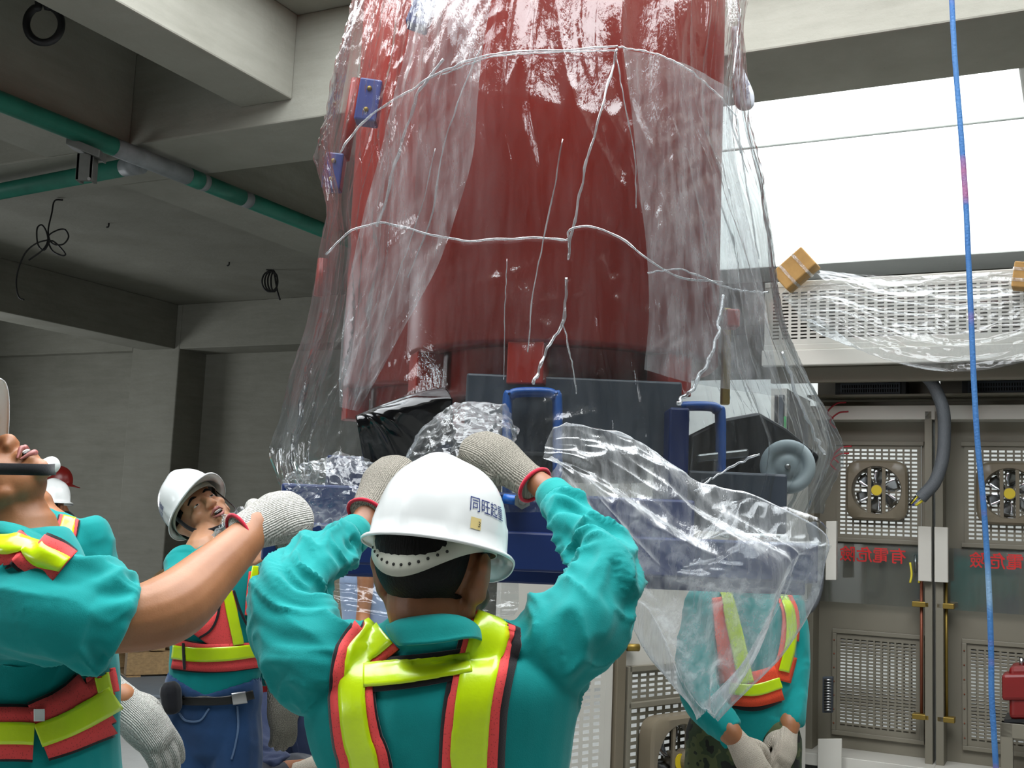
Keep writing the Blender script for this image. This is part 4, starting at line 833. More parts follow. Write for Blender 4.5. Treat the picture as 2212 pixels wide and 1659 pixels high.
# ================================================================== clear plastic film
def film_mat(name, haze=.07, tint='eef1f2', rough=.06, fine=1.0, gl=1.0):
    k = NT(name); t = k.t; t.nodes.remove(k.b)
    lw = k.n('ShaderNodeLayerWeight'); lw.inputs['Blend'].default_value = 0.5
    v = k.coord('Object', (1, 1, .35)); v2 = k.coord('Object')
    bn = k.bump(k.noise(v, 38, 5, .6), .22 * fine, .02)
    p1 = k.n('ShaderNodeMath', operation='POWER'); k.l(lw.outputs['Facing'], p1.inputs[0]); p1.inputs[1].default_value = 3.2
    m1 = k.n('ShaderNodeMath', operation='MULTIPLY_ADD'); k.l(p1.outputs[0], m1.inputs[0]); m1.inputs[1].default_value = .75 * gl; m1.inputs[2].default_value = .075 * gl
    tr = k.n('ShaderNodeBsdfTransparent'); tr.inputs[0].default_value = lin(tint)
    gs = k.n('ShaderNodeBsdfGlossy'); gs.inputs['Roughness'].default_value = rough; gs.inputs['Color'].default_value = (1, 1, 1, 1); k.l(bn, gs.inputs['Normal'])
    df = k.n('ShaderNodeBsdfDiffuse'); df.inputs[0].default_value = (.85, .87, .88, 1); tl = k.n('ShaderNodeBsdfTranslucent'); tl.inputs[0].default_value = (.85, .87, .88, 1)
    hz = k.n('ShaderNodeMixShader'); hz.inputs[0].default_value = .5; k.l(df.outputs[0], hz.inputs[1]); k.l(tl.outputs[0], hz.inputs[2])
    # the haze of scuffed film, streaky, stronger where the sheet is seen edge-on
    hn = k.noise(k.coord('Object', (7, 7, .8)), 5, 5, .65); hr = k.n('ShaderNodeMapRange'); k.l(hn, hr.inputs[0]); hr.inputs[1].default_value = .35; hr.inputs[2].default_value = .75; hr.inputs[3].default_value = .35; hr.inputs[4].default_value = 1.9
    p2 = k.n('ShaderNodeMath', operation='MULTIPLY_ADD'); k.l(p1.outputs[0], p2.inputs[0]); p2.inputs[1].default_value = 3.0 * haze; p2.inputs[2].default_value = haze
    h2 = k.n('ShaderNodeMath', operation='MULTIPLY'); h2.use_clamp = True; k.l(p2.outputs[0], h2.inputs[0]); k.l(hr.outputs[0], h2.inputs[1])
    a = k.n('ShaderNodeMixShader'); k.l(h2.outputs[0], a.inputs[0]); k.l(tr.outputs[0], a.inputs[1]); k.l(hz.outputs[0], a.inputs[2])
    b = k.n('ShaderNodeMixShader'); k.l(m1.outputs[0], b.inputs[0]); k.l(a.outputs[0], b.inputs[1]); k.l(gs.outputs[0], b.inputs[2]); k.l(b.outputs[0], k.out.inputs['Surface'])
    return k.m
M['film'] = film_mat('clear_film', .034); M['film_milky'] = film_mat('scuffed_clear_film', .22, rough=.1); M['film_crumple'] = film_mat('crumpled_clear_film', .1, rough=.09, fine=1.0, gl=.68)
M['film_flap'] = film_mat('milky_loose_film', .27, rough=.12); M['film_seam'] = film_mat('gathered_film', .3, rough=.12, gl=2.0)
FILM = empty('plastic_film'); tag(FILM, 'clear plastic film draped over the hanging red transformer, bunched at its hem', 'plastic film')
# left and right outline of the hanging film, top to bottom (photograph rows), and how far it stands off in front
rows_ = [(-140, 785, 1640), (0, 772, 1617), (120, 750, 1600), (230, 735, 1588), (330, 716, 1594), (400, 706, 1612), (480, 712, 1640), (560, 704, 1655), (640, 694, 1668), (740, 672, 1690), (820, 645, 1722), (880, 628, 1750), (940, 612, 1772), (985, 600, 1783), (1040, 612, 1765), (1085, 640, 1742), (1110, 660, 1730)]
YM = 3.42
NV, NU = 220, 1000
ys = np.array([r[0] for r in rows_], float); vv = np.linspace(ys[0], ys[-1], NV)
xl = catmull(np.array([(r[1],) for r in rows_], float), 400)[:, 0]; xr = catmull(np.array([(r[2],) for r in rows_], float), 400)[:, 0]; yk = catmull(ys[:, None], 400)[:, 0]
G = np.zeros((NV, NU, 3)); ang = np.linspace(0, 2 * math.pi, NU, endpoint=False)
for i, y in enumerate(vv):
    a = np.interp(y, yk, xl); b = np.interp(y, yk, xr); L, Rr = P(a, y, YM), P(b, y, YM); c = (L + Rr) / 2; hw = (Rr[0] - L[0]) / 2
    k = (y + 140) / 1250
    dep = .56 + .06 * k
    sx = np.sign(np.cos(ang)) * np.abs(np.cos(ang)) ** .9; sy = np.sign(np.sin(ang)) * np.abs(np.sin(ang)) ** .8
    base = np.stack([c[0] + hw * sx, c[1] + dep * sy, c[2] + (Rr[2] - L[2]) / 2 * sx], 1)
    G[i] = base
u = np.stack([np.cos(ang), np.sin(ang)], 1)[None].repeat(NV, 0); kv = np.linspace(0, 1, NV)[:, None].repeat(NU, 1)
# pleats run down the sheet, gathered at the two tied bands and fanning out below
pin = lambda k0, w: np.exp(-((kv - k0) / w) ** 2)
gather = 1 - .6 * pin(.19, .05) - .4 * pin(.52, .04)
def pl(freq, drift, seed, zf): return ridge(noise3(np.stack([u[..., 0] * freq + drift * np.sin(3 * kv + seed), u[..., 1] * freq + drift * kv, kv * zf], -1), seed))
env = np.clip(np.abs(u[..., 1]) * 2.2, .0, 1) * .8 + .2
D = gather * env * (.032 * pl(3.2, .6, 1, 1.3) + .012 * pl(8, 1.2, 2, 2.0))
thin = lambda freq, drift, seed, zf, e: np.clip(1 - np.abs(noise3(np.stack([u[..., 0] * freq + drift * kv * u[..., 0], u[..., 1] * freq + drift * kv * .4, kv * zf], -1), seed)), 0, 1) ** e
amp2 = np.clip(.35 + .9 * noise3(np.stack([u[..., 0] * 3, u[..., 1] * 3, kv * 3], -1), 9) + .3, .05, 1.1)
D += env * amp2 * (.024 * thin(7, -2.5, 12, .8, 14) + .013 * thin(15, -5, 13, 1.0, 12) + .006 * thin(34, -11, 14, 1.6, 8))
cr = noise3(np.stack([u[..., 0] * 16, u[..., 1] * 16, kv * 34 + 5 * u[..., 0]], -1), 7); patch = np.clip(noise3(np.stack([u[..., 0] * 4, u[..., 1] * 4, kv * 6], -1), 8) * 2.2 - .2, 0, 1)
D += .003 * ridge(cr) * patch * env + 0.0005 * noise3(np.stack([u[..., 0] * 40, u[..., 1] * 40, kv * 60], -1), 15)
ctr = G.mean(1, keepdims=True); out = G - ctr; out[..., 2] = 0; out /= np.linalg.norm(out, axis=2)[..., None] + 1e-9
G = G + out * (D - .02)[..., None]
Fc = [(i * NU + j, i * NU + (j + 1) % NU, (i + 1) * NU + (j + 1) % NU, (i + 1) * NU + j) for i in range(NV - 1) for j in range(NU)]
mesh('film_skirt', G.reshape(-1, 3), Fc, M['film'], True, FILM)
FB = BVHTree.FromPolygons([Vector(v) for v in G.reshape(-1, 3)], Fc)
def on_film(x, y, off=.012, Y=2.9):
    d = nrm(ray(x, y)); h = FB.ray_cast(Vector(EYE), Vector(d)); q = np.array(h[0]) if h[0] is not None and h[3] < 3.6 else P(x, y, Y); return q - d * off
# bands where lengths of film are tied and heat-sealed
def seam(line, r, seed, mat='film_seam', n=70):
    C = catmull(np.array([on_film(x, y) for x, y in line]), n); rr = r * (.75 + .5 * np.abs(noise3(np.stack([np.arange(n) * .45, np.zeros(n), np.zeros(n)], 1), seed)))
    r *= .75; rr = rr * .75
    C += np.stack([noise3(np.stack([np.arange(n) * .4, np.zeros(n) + q, np.zeros(n)], 1), seed) for q in range(3)], 1) * r * .8
    V, F2 = tube(C, rr, 7); return mesh('film_seam', V, F2, M[mat], True, FILM)
seam([(735, 330), (790, 260), (870, 205), (955, 155), (1030, 125), (1110, 112), (1220, 108), (1335, 99)], .0045, 1)
seam([(955, 162), (1040, 128), (1130, 116), (1250, 112), (1335, 108)], .003, 2)
seam([(1335, 102), (1400, 112), (1470, 140), (1530, 185), (1590, 250)], .0035, 3)
seam([(702, 548), (760, 500), (820, 482), (880, 492), (940, 510), (1010, 520), (1100, 516), (1170, 512), (1225, 518), (1232, 496), (1280, 490), (1340, 515), (1400, 562), (1470, 600), (1560, 610)], .0042, 4)
seam([(1400, 590), (1470, 582), (1540, 610), (1600, 628), (1660, 632)], .003, 5)
# gathered ridges running down the sheet
for q, r in (((1332, 105), (1320, 160), (1290, 270), (1262, 370), (1240, 480), (1225, 560)), .005), (((1330, 110), (1345, 200), (1370, 330), (1375, 450)), .0025), (((960, 130), (905, 200), (870, 300), (842, 400), (815, 490)), .0055), (((1215, 300), (1195, 420), (1170, 540), (1150, 640), (1140, 760)), .0028), (((1040, 100), (990, 220), (955, 330), (930, 470), (880, 600)), .003), (((1225, 600), (1215, 690), (1180, 760), (1150, 830)), .006), (((1095, 560), (1090, 690), (1088, 820)), .0018), (((1560, 640), (1545, 740), (1500, 830), (1462, 872)), .007), (((1215, 690), (1235, 780), (1245, 850)), .003), (((1690, 760), (1720, 850), (1760, 940), (1782, 982)), .006), (((940, 320), (910, 450), (850, 620), (800, 780)), .0022), (((1640, 980), (1560, 1020), (1500, 1060)), .004), (((1600, 20), (1588, 120), (1575, 230), (1600, 330)), .004), (((1590, 250), (1612, 400), (1640, 560)), .003):
    o = seam(q, r, int(q[0][0]), n=40); o.name = 'film_fold'
# overlapping outer lap on the left front, hazier than the single sheet
def lap(rows, seed, mat='film_milky', amp=.006):
    Rw = [catmull(np.array([on_film(x, y, .02) for x, y in r]), 40) for r in rows]; Gp = np.stack(Rw); Gp = np.stack([catmull(Gp[:, i], 120) for i in range(40)], 1)
    nu, nv = 40, 120; uu = np.linspace(0, 1, nu)[None].repeat(nv, 0); v_ = np.linspace(0, 1, nv)[:, None].repeat(nu, 1)
    Gp[..., 1] -= .012 + amp * ridge(noise2(uu * 9 + v_ * 2, v_ * 5, seed)) + amp * .6 * ridge(noise2(uu * 5, v_ * 26 + uu * 8, seed + 1))
    return mesh('film_lap', Gp.reshape(-1, 3), [(i * nu + j, i * nu + j + 1, (i + 1) * nu + j + 1, (i + 1) * nu + j) for i in range(nv - 1) for j in range(nu - 1)], M[mat], True, FILM)
lap([[(900, -60), (980, -60), (1075, -60)], [(880, 100), (960, 100), (1045, 100)], [(850, 220), (930, 220), (1032, 220)], [(820, 340), (900, 340), (1022, 340)], [(790, 450), (870, 460), (985, 470)], [(765, 560), (840, 570), (945, 580)], [(745, 680), (800, 690), (880, 700)], [(735, 800), (770, 810), (815, 820)], [(735, 880), (755, 885), (775, 890)]], 3)
lap([[(1345, 110), (1470, 140), (1585, 200)], [(1365, 260), (1470, 270), (1580, 290)], [(1378, 400), (1470, 400), (1600, 420)], [(1395, 540), (1480, 560), (1640, 590)], [(1400, 680), (1500, 700), (1660, 720)], [(1390, 800), (1500, 830), (1690, 860)]], 5, amp=.003)  # right sheet added; its milky haze stands in for a bright reflection
# crumpled bundles gathered round the base
def crumple(a, f, seed): return lambda u_, v_: a * (ridge(noise2(u_ * f, v_ * f, seed)) + .6 * ridge(noise2(u_ * f * 2.3 + 4, v_ * f * 2.3, seed + 1)) + .3 * ridge(noise2(u_ * f * 5, v_ * f * 5, seed + 2)))
ctrl_patch('film_bundle', [[(612, 1040, 2.74), (660, 1010, 2.7), (730, 985, 2.68), (800, 1000, 2.7), (812, 1040, 2.72)], [(625, 1065, 2.68), (680, 1045, 2.6), (740, 1030, 2.58), (800, 1045, 2.6), (822, 1060, 2.66)], [(640, 1100, 2.66), (690, 1090, 2.58), (745, 1085, 2.56), (790, 1090, 2.58), (815, 1100, 2.64)], [(632, 1140, 2.72), (690, 1136, 2.68), (745, 1132, 2.66), (790, 1130, 2.68), (812, 1125, 2.72)]], 110, 90, M['film_crumple'], FILM, fold=crumple(.013, 5, 11))
ctrl_patch('film_bundle', [[(890, 985, 2.66), (930, 915, 2.62), (1010, 880, 2.6), (1085, 888, 2.62), (1108, 930, 2.66)], [(880, 1000, 2.58), (935, 950, 2.5), (1010, 920, 2.46), (1075, 925, 2.5), (1100, 960, 2.56)], [(900, 1020, 2.5), (950, 990, 2.42), (1010, 970, 2.38), (1065, 975, 2.4), (1090, 985, 2.46)], [(960, 1040, 2.42), (990, 1030, 2.36), (1020, 1020, 2.33), (1050, 1010, 2.32), (1075, 1000, 2.34)]], 110, 90, M['film_crumple'], FILM, fold=crumple(.012, 4.5, 17))
ctrl_patch('film_bundle', [[(470, 1160, 2.9), (485, 1125, 2.88), (520, 1108, 2.86), (570, 1105, 2.84), (640, 1110, 2.82)], [(474, 1168, 2.84), (500, 1145, 2.8), (540, 1135, 2.78), (580, 1130, 2.78), (645, 1130, 2.76)], [(482, 1170, 2.84), (520, 1165, 2.8), (560, 1160, 2.8), (600, 1158, 2.8), (650, 1150, 2.8)]], 60, 40, M['film_crumple'], FILM, fold=crumple(.012, 5, 23))
# the loose flap the worker is pulling: over the base and down to a hanging corner
def flapfold(u_, v_): return .03 * ridge(noise2(v_ * 4.5 + .4 * u_, u_ * 1.5, 31)) + .012 * ridge(noise2(v_ * 11 + u_, u_ * 3, 32)) + .006 * ridge(noise2(v_ * 14, u_ * 16, 33)) * np.clip(1.4 - 1.8 * u_, .15, 1)
fl = ctrl_patch('film_flap', [
    [(1180, 948, 2.36), (1255, 946, 2.44), (1340, 964, 2.52), (1430, 1012, 2.56), (1520, 1060, 2.58), (1640, 1092, 2.58), (1772, 1150, 2.58), (1776, 1200, 2.58), (1748, 1290, 2.6), (1650, 1420, 2.62), (1528, 1531, 2.64)],
    [(1176, 965, 2.33), (1250, 972, 2.38), (1335, 1002, 2.44), (1420, 1060, 2.47), (1510, 1115, 2.48), (1610, 1160, 2.48), (1700, 1205, 2.48), (1690, 1250, 2.5), (1660, 1320, 2.55), (1600, 1430, 2.6), (1522, 1532, 2.63)],
    [(1176, 990, 2.3), (1235, 1010, 2.33), (1310, 1060, 2.37), (1385, 1120, 2.4), (1460, 1180, 2.42), (1530, 1225, 2.43), (1580, 1265, 2.45), (1590, 1310, 2.48), (1580, 1380, 2.53), (1555, 1460, 2.59), (1518, 1531, 2.62)],
    [(1178, 1012, 2.28), (1215, 1050, 2.3), (1265, 1115, 2.33), (1315, 1175, 2.36), (1360, 1230, 2.38), (1400, 1285, 2.4), (1430, 1335, 2.43), (1450, 1380, 2.47), (1468, 1430, 2.52), (1485, 1480, 2.57), (1514, 1530, 2.61)],
    [(1184, 1022, 2.3), (1205, 1075, 2.31), (1240, 1140, 2.34), (1285, 1205, 2.37), (1325, 1260, 2.39), (1352, 1305, 2.41), (1372, 1340, 2.44), (1398, 1385, 2.48), (1432, 1430, 2.52), (1470, 1485, 2.57), (1512, 1530, 2.61)]], 240, 150, M['film_flap'], FILM, fold=flapfold)
# second layer of the flap folded back on itself at the right
ctrl_patch('film_flap', [[(1540, 1100, 2.66), (1620, 1095, 2.66), (1700, 1110, 2.66), (1776, 1150, 2.66)], [(1500, 1190, 2.6), (1590, 1180, 2.56), (1690, 1180, 2.56), (1782, 1190, 2.62)], [(1470, 1230, 2.58), (1580, 1240, 2.54), (1690, 1250, 2.55), (1752, 1262, 2.62)], [(1440, 1250, 2.6), (1580, 1280, 2.58), (1690, 1292, 2.6), (1740, 1292, 2.64)]], 120, 60, M['film'], FILM, fold=lambda u_, v_: .025 * ridge(noise2(v_ * 5, u_ * 1.6, 41)) + .006 * ridge(noise2(v_ * 12, u_ * 9, 42)))
# torn hem hanging under the base beam
ctrl_patch('film_hem', [[(660, 1238, 2.84), (760, 1240, 2.84), (860, 1244, 2.84), (1000, 1250, 2.84), (1120, 1256, 2.84)], [(665, 1270, 2.82), (760, 1285, 2.8), (860, 1300, 2.8), (1000, 1310, 2.82), (1120, 1310, 2.82)], [(690, 1305, 2.82), (760, 1322, 2.78), (860, 1334, 2.8), (1000, 1336, 2.82), (1110, 1330, 2.82)]], 90, 30, M['film'], FILM, fold=crumple(.006, 5, 51))
# ================================================================== switchgear cabinets
M['cab'] = plain('shaded_beige_enamel', '777264', 0.45, var=0.05, scale=2); M['cab_light'] = plain('pale_enamel', 'c4c1b8', 0.42, var=0.05, scale=2); M['cab_dark'] = plain('olive_grey_enamel', '6d675a', 0.4, var=0.06)  # beige-grey cab enamel darkened to stand in for shade inside the cubicles
M['fan_body'] = plain('bronze_enamel', '6f6655', 0.35, var=0.06); M['blade'] = plain('polished_blade', 'b9bcc0', 0.22, 1.0, var=0.06); M['yellow_label'] = plain('yellow_label', 'c9b01c', 0.5)
M['dark_red'] = plain('dark_red_resin', '741413', 0.4); M['red_ink'] = plain('red_paint', 'c41c1c', 0.5); M['acrylic'] = film_mat('clear_acrylic_sheet', .02, fine=.05, gl=1.2); M['conduit'] = plain('grey_conduit', '54585c', 0.6, bump=.8, bscale=120)
M['copper'] = plain('copper_bar', '8a4f3a', 0.5, .5); M['wire_green'] = plain('green_wire', '2f8a4a', 0.5); M['wire_red'] = plain('red_wire', 'a01c28', 0.5); M['wire_yellow'] = plain('yellow_wire', 'd8c83a', 0.5)
def slot_sheet(name, O, du, dv, w, h, nc, nr, fx, fz, mat, parent, th=.002, margin=(.02, .02)):
    """punched sheet: O corner, du/dv unit axes, w x h, nc x nr open slots"""
    xs = [0, margin[0]]; cw = (w - 2 * margin[0]) / nc
    V = []; Fc = []
    def quad(x0, x1, y0, y1):
        n = len(V)
        for x, y in ((x0, y0), (x1, y0), (x1, y1), (x0, y1)): V.append(O + du * x + dv * y)
        Fc.append((n, n + 1, n + 2, n + 3))
    ch = (h - 2 * margin[1]) / nr; y = 0
    for r in range(nr):
        y1 = margin[1] + ch * r + ch * (1 - fz) / 2; y2 = y1 + ch * fz; quad(0, w, y, y1); x = 0
        for c in range(nc):
            x1 = margin[0] + cw * c + cw * (1 - fx) / 2; quad(x, x1, y1, y2); x = x1 + cw * fx
        quad(x, w, y1, y2); y = y2
    quad(0, w, y, h)
    o = mesh(name, V, Fc, mat, False, parent); m = o.modifiers.new('t', 'SOLIDIFY'); m.thickness = th; m.offset = 0; return o
def fan(C, du, nn, r, parent, name='fan', label=True):
    """square fan body with round mouth, hub and blades; du sideways, nn towards the viewer; returns the body mesh"""
    dz = UZ; n = 48; V = []; Fc = []; hw = r * 1.28
    def sq(a, s):
        c_, s_ = math.cos(a), math.sin(a); e = 6.0; k = s / (abs(c_) ** e + abs(s_) ** e) ** (1 / e); return k * c_, k * s_
    for kind, val, d in (('s', hw, -.03), ('s', hw, .05), ('s', hw * .93, .065), ('c', r * 1.05, .065), ('c', r, .05), ('c', r, -.03)):
        for j in range(n):
            a = 2 * math.pi * j / n; x, y = sq(a, val) if kind == 's' else (val * math.cos(a), val * math.sin(a)); V.append(C + du * x + dz * y + nn * d)
    Fc = [(i * n + j, i * n + (j + 1) % n, (i + 1) * n + (j + 1) % n, (i + 1) * n + j) for i in range(5) for j in range(n)]
    o = mesh(name, V, Fc, M['fan_body'], True, parent)
    m = o.modifiers.new('e', 'EDGE_SPLIT'); m.split_angle = .7
    for k in range(6):
        a0 = k * math.pi / 3 + .35; V = []; Fc = []
        for i in range(6):
            rr = r * (.25 + .68 * i / 5); wd = .22 + .26 * math.sin(math.pi * (i + 1) / 7)
            for j in range(5):
                a = a0 + (j / 4 - .5) * wd * 1.6; V.append(C + (du * math.cos(a) + dz * math.sin(a)) * rr + nn * ((j / 4 - .5) * .045))
        for i in range(5):
            for j in range(4): Fc.append((i * 5 + j, i * 5 + j + 1, (i + 1) * 5 + j + 1, (i + 1) * 5 + j))
        b = mesh('fan_blade', V, Fc, M['blade'], True, o); q = b.modifiers.new('t', 'SOLIDIFY'); q.thickness = .002
    for s in (-1, 1): MB().box(C + du * (s * r * .3 - .012) - dz * r * 1.03 + nn * .045, du * .024, dz * 2.06 * r, nn * .012).build('motor_bracket', M['fan_body'], o)
    V, Fc = tube([C - nn * .02, C + nn * .052], r * .25, 24); MB().add(V, Fc).build('fan_motor', M['fan_body'], o)
    if label: V, Fc = tube([C + nn * .052, C + nn * .056], r * .22, 24); MB().add(V, Fc).build('motor_label', M['yellow_label'], o)
    return o
def text_on(s, size, O, du, dv, mat, parent, name='lettering', mirror=False, bold=.0):
    tv, tf = text_mesh(s, size, bold); W_ = max(v[0] for v in tv)
    V = [O + du * ((W_ - x) if mirror else x) + dv * y for x, y, _ in tv]; return mesh(name, V, tf, mat, False, parent)
nB, nA = -BX, -AX                          # to the right along the row, towards the viewer
def cabinet(tl, label, n, label_fan=True):
    """open-backed cubicle, left edge at tl, 0.86 wide; seen from behind through to the inside of its front door"""
    c = empty('switchgear_cabinet'); tag(c, label, 'cabinet', 'switchgear cubicles along the right')
    w = .80; s0 = 8.5; O = lambda x, z, d=0.0: ST(s0 - d, tl - x, z)
    mb = MB()
    def sheet(x0, x1, z0, z1): mb.st(s0, s0 + .012, tl - x1, tl - x0, z0, z1)
    g0, g1 = .17, .755; ug0, ug1 = 1.60, 2.27; lg0, lg1 = .24, .92
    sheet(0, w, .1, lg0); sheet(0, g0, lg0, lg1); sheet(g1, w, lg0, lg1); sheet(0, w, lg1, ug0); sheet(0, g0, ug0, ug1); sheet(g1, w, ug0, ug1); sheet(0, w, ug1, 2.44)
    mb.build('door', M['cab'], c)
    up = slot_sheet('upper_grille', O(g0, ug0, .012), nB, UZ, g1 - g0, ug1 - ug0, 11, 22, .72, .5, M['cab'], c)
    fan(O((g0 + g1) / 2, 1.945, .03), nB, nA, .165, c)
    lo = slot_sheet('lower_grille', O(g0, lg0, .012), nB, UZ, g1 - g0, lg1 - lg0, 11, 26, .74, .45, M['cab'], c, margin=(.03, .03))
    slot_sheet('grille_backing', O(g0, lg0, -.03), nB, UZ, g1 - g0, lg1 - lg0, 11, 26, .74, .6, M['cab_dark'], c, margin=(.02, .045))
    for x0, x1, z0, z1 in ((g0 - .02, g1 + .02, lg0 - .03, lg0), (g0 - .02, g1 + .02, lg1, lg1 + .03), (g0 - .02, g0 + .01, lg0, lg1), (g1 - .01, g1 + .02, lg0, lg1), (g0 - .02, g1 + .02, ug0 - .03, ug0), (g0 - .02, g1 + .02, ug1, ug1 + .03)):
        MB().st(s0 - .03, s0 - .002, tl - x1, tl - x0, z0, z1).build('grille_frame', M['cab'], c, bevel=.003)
    for i in range(7): MB().add(*ball(O(g0 - .005, lg0 + .05 + i * (lg1 - lg0 - .1) / 6, .032), .006, n=8, m=6)).build('screw', M['copper'], c, True)
    text_on('有電危險', .115, O(.205, 1.445, .064), nB, UZ, M['red_ink'], c, mirror=True, bold=.0012)
    MB().st(s0 - .06, s0 - .055, tl - w + .02, tl - .02, 1.14, 1.56).build('clear_cover', M['acrylic'], c)
    MB().tube([O(.72, 1.5, .03), O(.72, 1.38, .03)], .012, 8).build('door_latch', M['metal'], c, True)
    # posts at its right side, cover box, copper bars with clamps
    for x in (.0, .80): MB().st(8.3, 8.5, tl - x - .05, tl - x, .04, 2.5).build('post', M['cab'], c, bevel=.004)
    for x in (-.0, .765): MB().st(8.24, 8.3, tl - x - .086, tl - x, 1.33, 1.70).build('cover_box', M['cab_light'], c, bevel=.004)
    for x, mt in ((.772, 'copper'), (.062, 'brass')):
        if mt == 'brass' and tl > 1.5: continue
        MB().tube([ST(8.36, tl - x, .42), ST(8.36, tl - x, 1.33)], .011, 8).build('bus_rod', M[mt], c, True)
        for z in (.42, 1.17): MB().st(8.30, 8.38, tl - x - .055, tl - x + .055, z - .018, z + .018).build('rod_clamp', M['brass'], c, bevel=.004)
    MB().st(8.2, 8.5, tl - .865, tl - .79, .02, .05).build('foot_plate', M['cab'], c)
    MB().st(8.15, 8.5, tl - .87, tl, .04, .12).build('sill_rail', M['cab_light'], c, bevel=.004)
    MB().st(8.3, 8.5, tl - .87, tl, 2.44, 2.54).build('cross_rail', M['cab_light'], c, bevel=.004)
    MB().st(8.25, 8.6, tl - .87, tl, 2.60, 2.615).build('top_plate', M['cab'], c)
    MB().st(8.45, 8.6, tl - .66, tl - .16, 2.62, 2.74).build('vent_duct', M['core_black'], c, bevel=.006)
    slot_sheet('vent_slots', ST(8.44, tl - .2, 2.64), nB, UZ, .42, .08, 24, 2, .6, .7, M['core_grey'], c, th=.003, margin=(.01, .008))
    MB().st(8.62, 8.64, tl - .86, tl, 2.44, 2.76).build('rear_panel', M['cab_dark'], c)
    return c
k1 = cabinet(1.80, 'open cubicle with fan and mirrored red warning, nearest to the hanging machine', 1)
k2 = cabinet(.93, 'open cubicle with fan and mirrored red warning, behind the hanging blue cable', 2)
# side of the first cubicle: edge post, trunking, wiring, small fittings
MB().st(7.75, 8.5, 1.83, 1.85, .05, 2.6).build('side_panel', M['cab_dark'], k1); MB().st(7.72, 7.8, 1.82, 1.93, .05, 2.6).build('edge_post', M['cab_light'], k1, bevel=.006)
MB().st(7.68, 7.72, 1.835, 1.865, .05, 2.55).build('trunking', M['core_grey'], k1); MB().st(7.68, 7.72, 1.88, 1.895, .05, 2.55).build('trunking', M['core_black'], k1)
for z in (.35, 1.02): MB().st(7.66, 7.70, 1.86, 1.94, z, z + .15).build('trunking_clip', M['cab_light'], k1, bevel=.004)
for i, (m_, t_) in enumerate((('wire_green', 1.82), ('wire_green', 1.813), ('core_black', 1.80))):
    MB().tube(catmull([ST(7.66, t_, 2.4), ST(7.65, t_ - .01, 1.9), ST(7.66, t_ + .012, 1.4), ST(7.65, t_ - .006, .8), ST(7.66, t_ + .006, .2)], 40), .005, 6).build('wire', M[m_], k1, True)
MB().tube(catmull([P(1752, 1130, 7.2), P(1765, 1190, 7.15), P(1768, 1250, 7.1), P(1756, 1300, 7.05), P(1730, 1322, 7.0), P(1690, 1322, 6.95)], 40), .035, 12).build('flexible_conduit', M['conduit'], k1, True)
for (x0, y0_, x1, y1, nm, mt, d) in ((1783, 1126, 1806, 1253, 'junction_box', 'cab_light', .05), (1766, 1596, 1818, 1662, 'loose_plate', 'cab_light', .012), (1776, 1462, 1798, 1540, 'resistor_block', 'core_grey', .04)):
    a = PS(x0, y1, 8.1); b = PS(x1, y1, 8.1); t_ = PS(x0, y0_, 8.1); ob = MB().box(a, b - a, UZ * (t_[2] - a[2]), AX * d).build(nm, M[mt], k1, bevel=.004)
    if nm == 'resistor_block':
        for i in range(12): MB().tube([a + (b - a) * .2 - AX * .012 + UZ * (.02 + i * (t_[2] - a[2] - .04) / 11), a + (b - a) * .9 - AX * .012 + UZ * (.02 + i * (t_[2] - a[2] - .04) / 11)], .006, 8).build('terminal', M['metal'], ob, True)
for (x, y) in ((1800, 905), (1805, 925), (1812, 1000), (1806, 1015)):
    c_ = PS(x, y, 8.3); MB().tube(catmull([c_, c_ + UZ * .05 - BX * -.04, c_ + UZ * .11 - BX * .02, c_ + UZ * .12 - BX * .09], 16), .006, 6).build('red_lead', M['wire_red'], k1, True)
for x in (1966, 1985):
    c_ = PS(x, 1215, 8.35); MB().tube(catmull([c_, c_ + UZ * -.08 - BX * .01, c_ + UZ * -.14], 10), .008, 6).build('yellow_lead', M['wire_yellow'], k1, True)
# cable drooping out of the header
cb = empty('armoured_cable'); tag(cb, 'thick grey cable drooping from the header box, coloured cores bared at its end', 'cable')
pts = catmull([PS(x, y, 8.0) for x, y in ((1992, 805), (2015, 830), (2036, 880), (2040, 930), (2036, 990), (2020, 1040), (1996, 1068), (1988, 1076))], 60)
MB().tube(pts, .042, 12).build('sheath', M['conduit'], cb, True)
e = pts[-1]; d = nrm(pts[-1] - pts[-3])
for i, m_ in enumerate(('wire_yellow', 'hat_white', 'insulator_blue', 'wire_yellow', 'black_core')): 
    q = e + BX * (.02 * (i - 2)) + UZ * .01 * (i % 2); MB().tube([q - d * .02, q + d * .07 + nB * .01 * (i - 2)], .008, 6).build('core', M.get(m_, M['core_black']), cb, True)
# header box along the row
hb = empty('header_box'); tag(hb, 'long pale busbar box with slotted face running above the open cubicles', 'busbar box')
MB().st(7.7, 8.8, -2.0, 1.98, 2.86, 2.9).build('bottom_plate', M['cab_light'], hb, bevel=.005); MB().st(7.7, 8.8, -2.0, 1.98, 3.30, 3.34).build('top_plate', M['cab_light'], hb, bevel=.005)
MB().st(8.77, 8.8, -2.0, 1.98, 2.9, 3.3).build('rear_plate', M['cab_dark'], hb); MB().st(7.71, 8.8, 1.95, 1.98, 2.9, 3.3).build('end_plate', M['cab_light'], hb)
MB().st(7.68, 7.74, -2.0, 1.99, 2.75, 2.86).build('lip', M['cab_light'], hb, bevel=.008)
MB().st(7.74, 8.6, -2.0, 1.98, 2.77, 2.86).build('soffit', M['cab'], hb); MB().st(7.9, 7.95, -2.0, 1.98, 2.66, 2.77).build('apron', M['cab'], hb, bevel=.005)
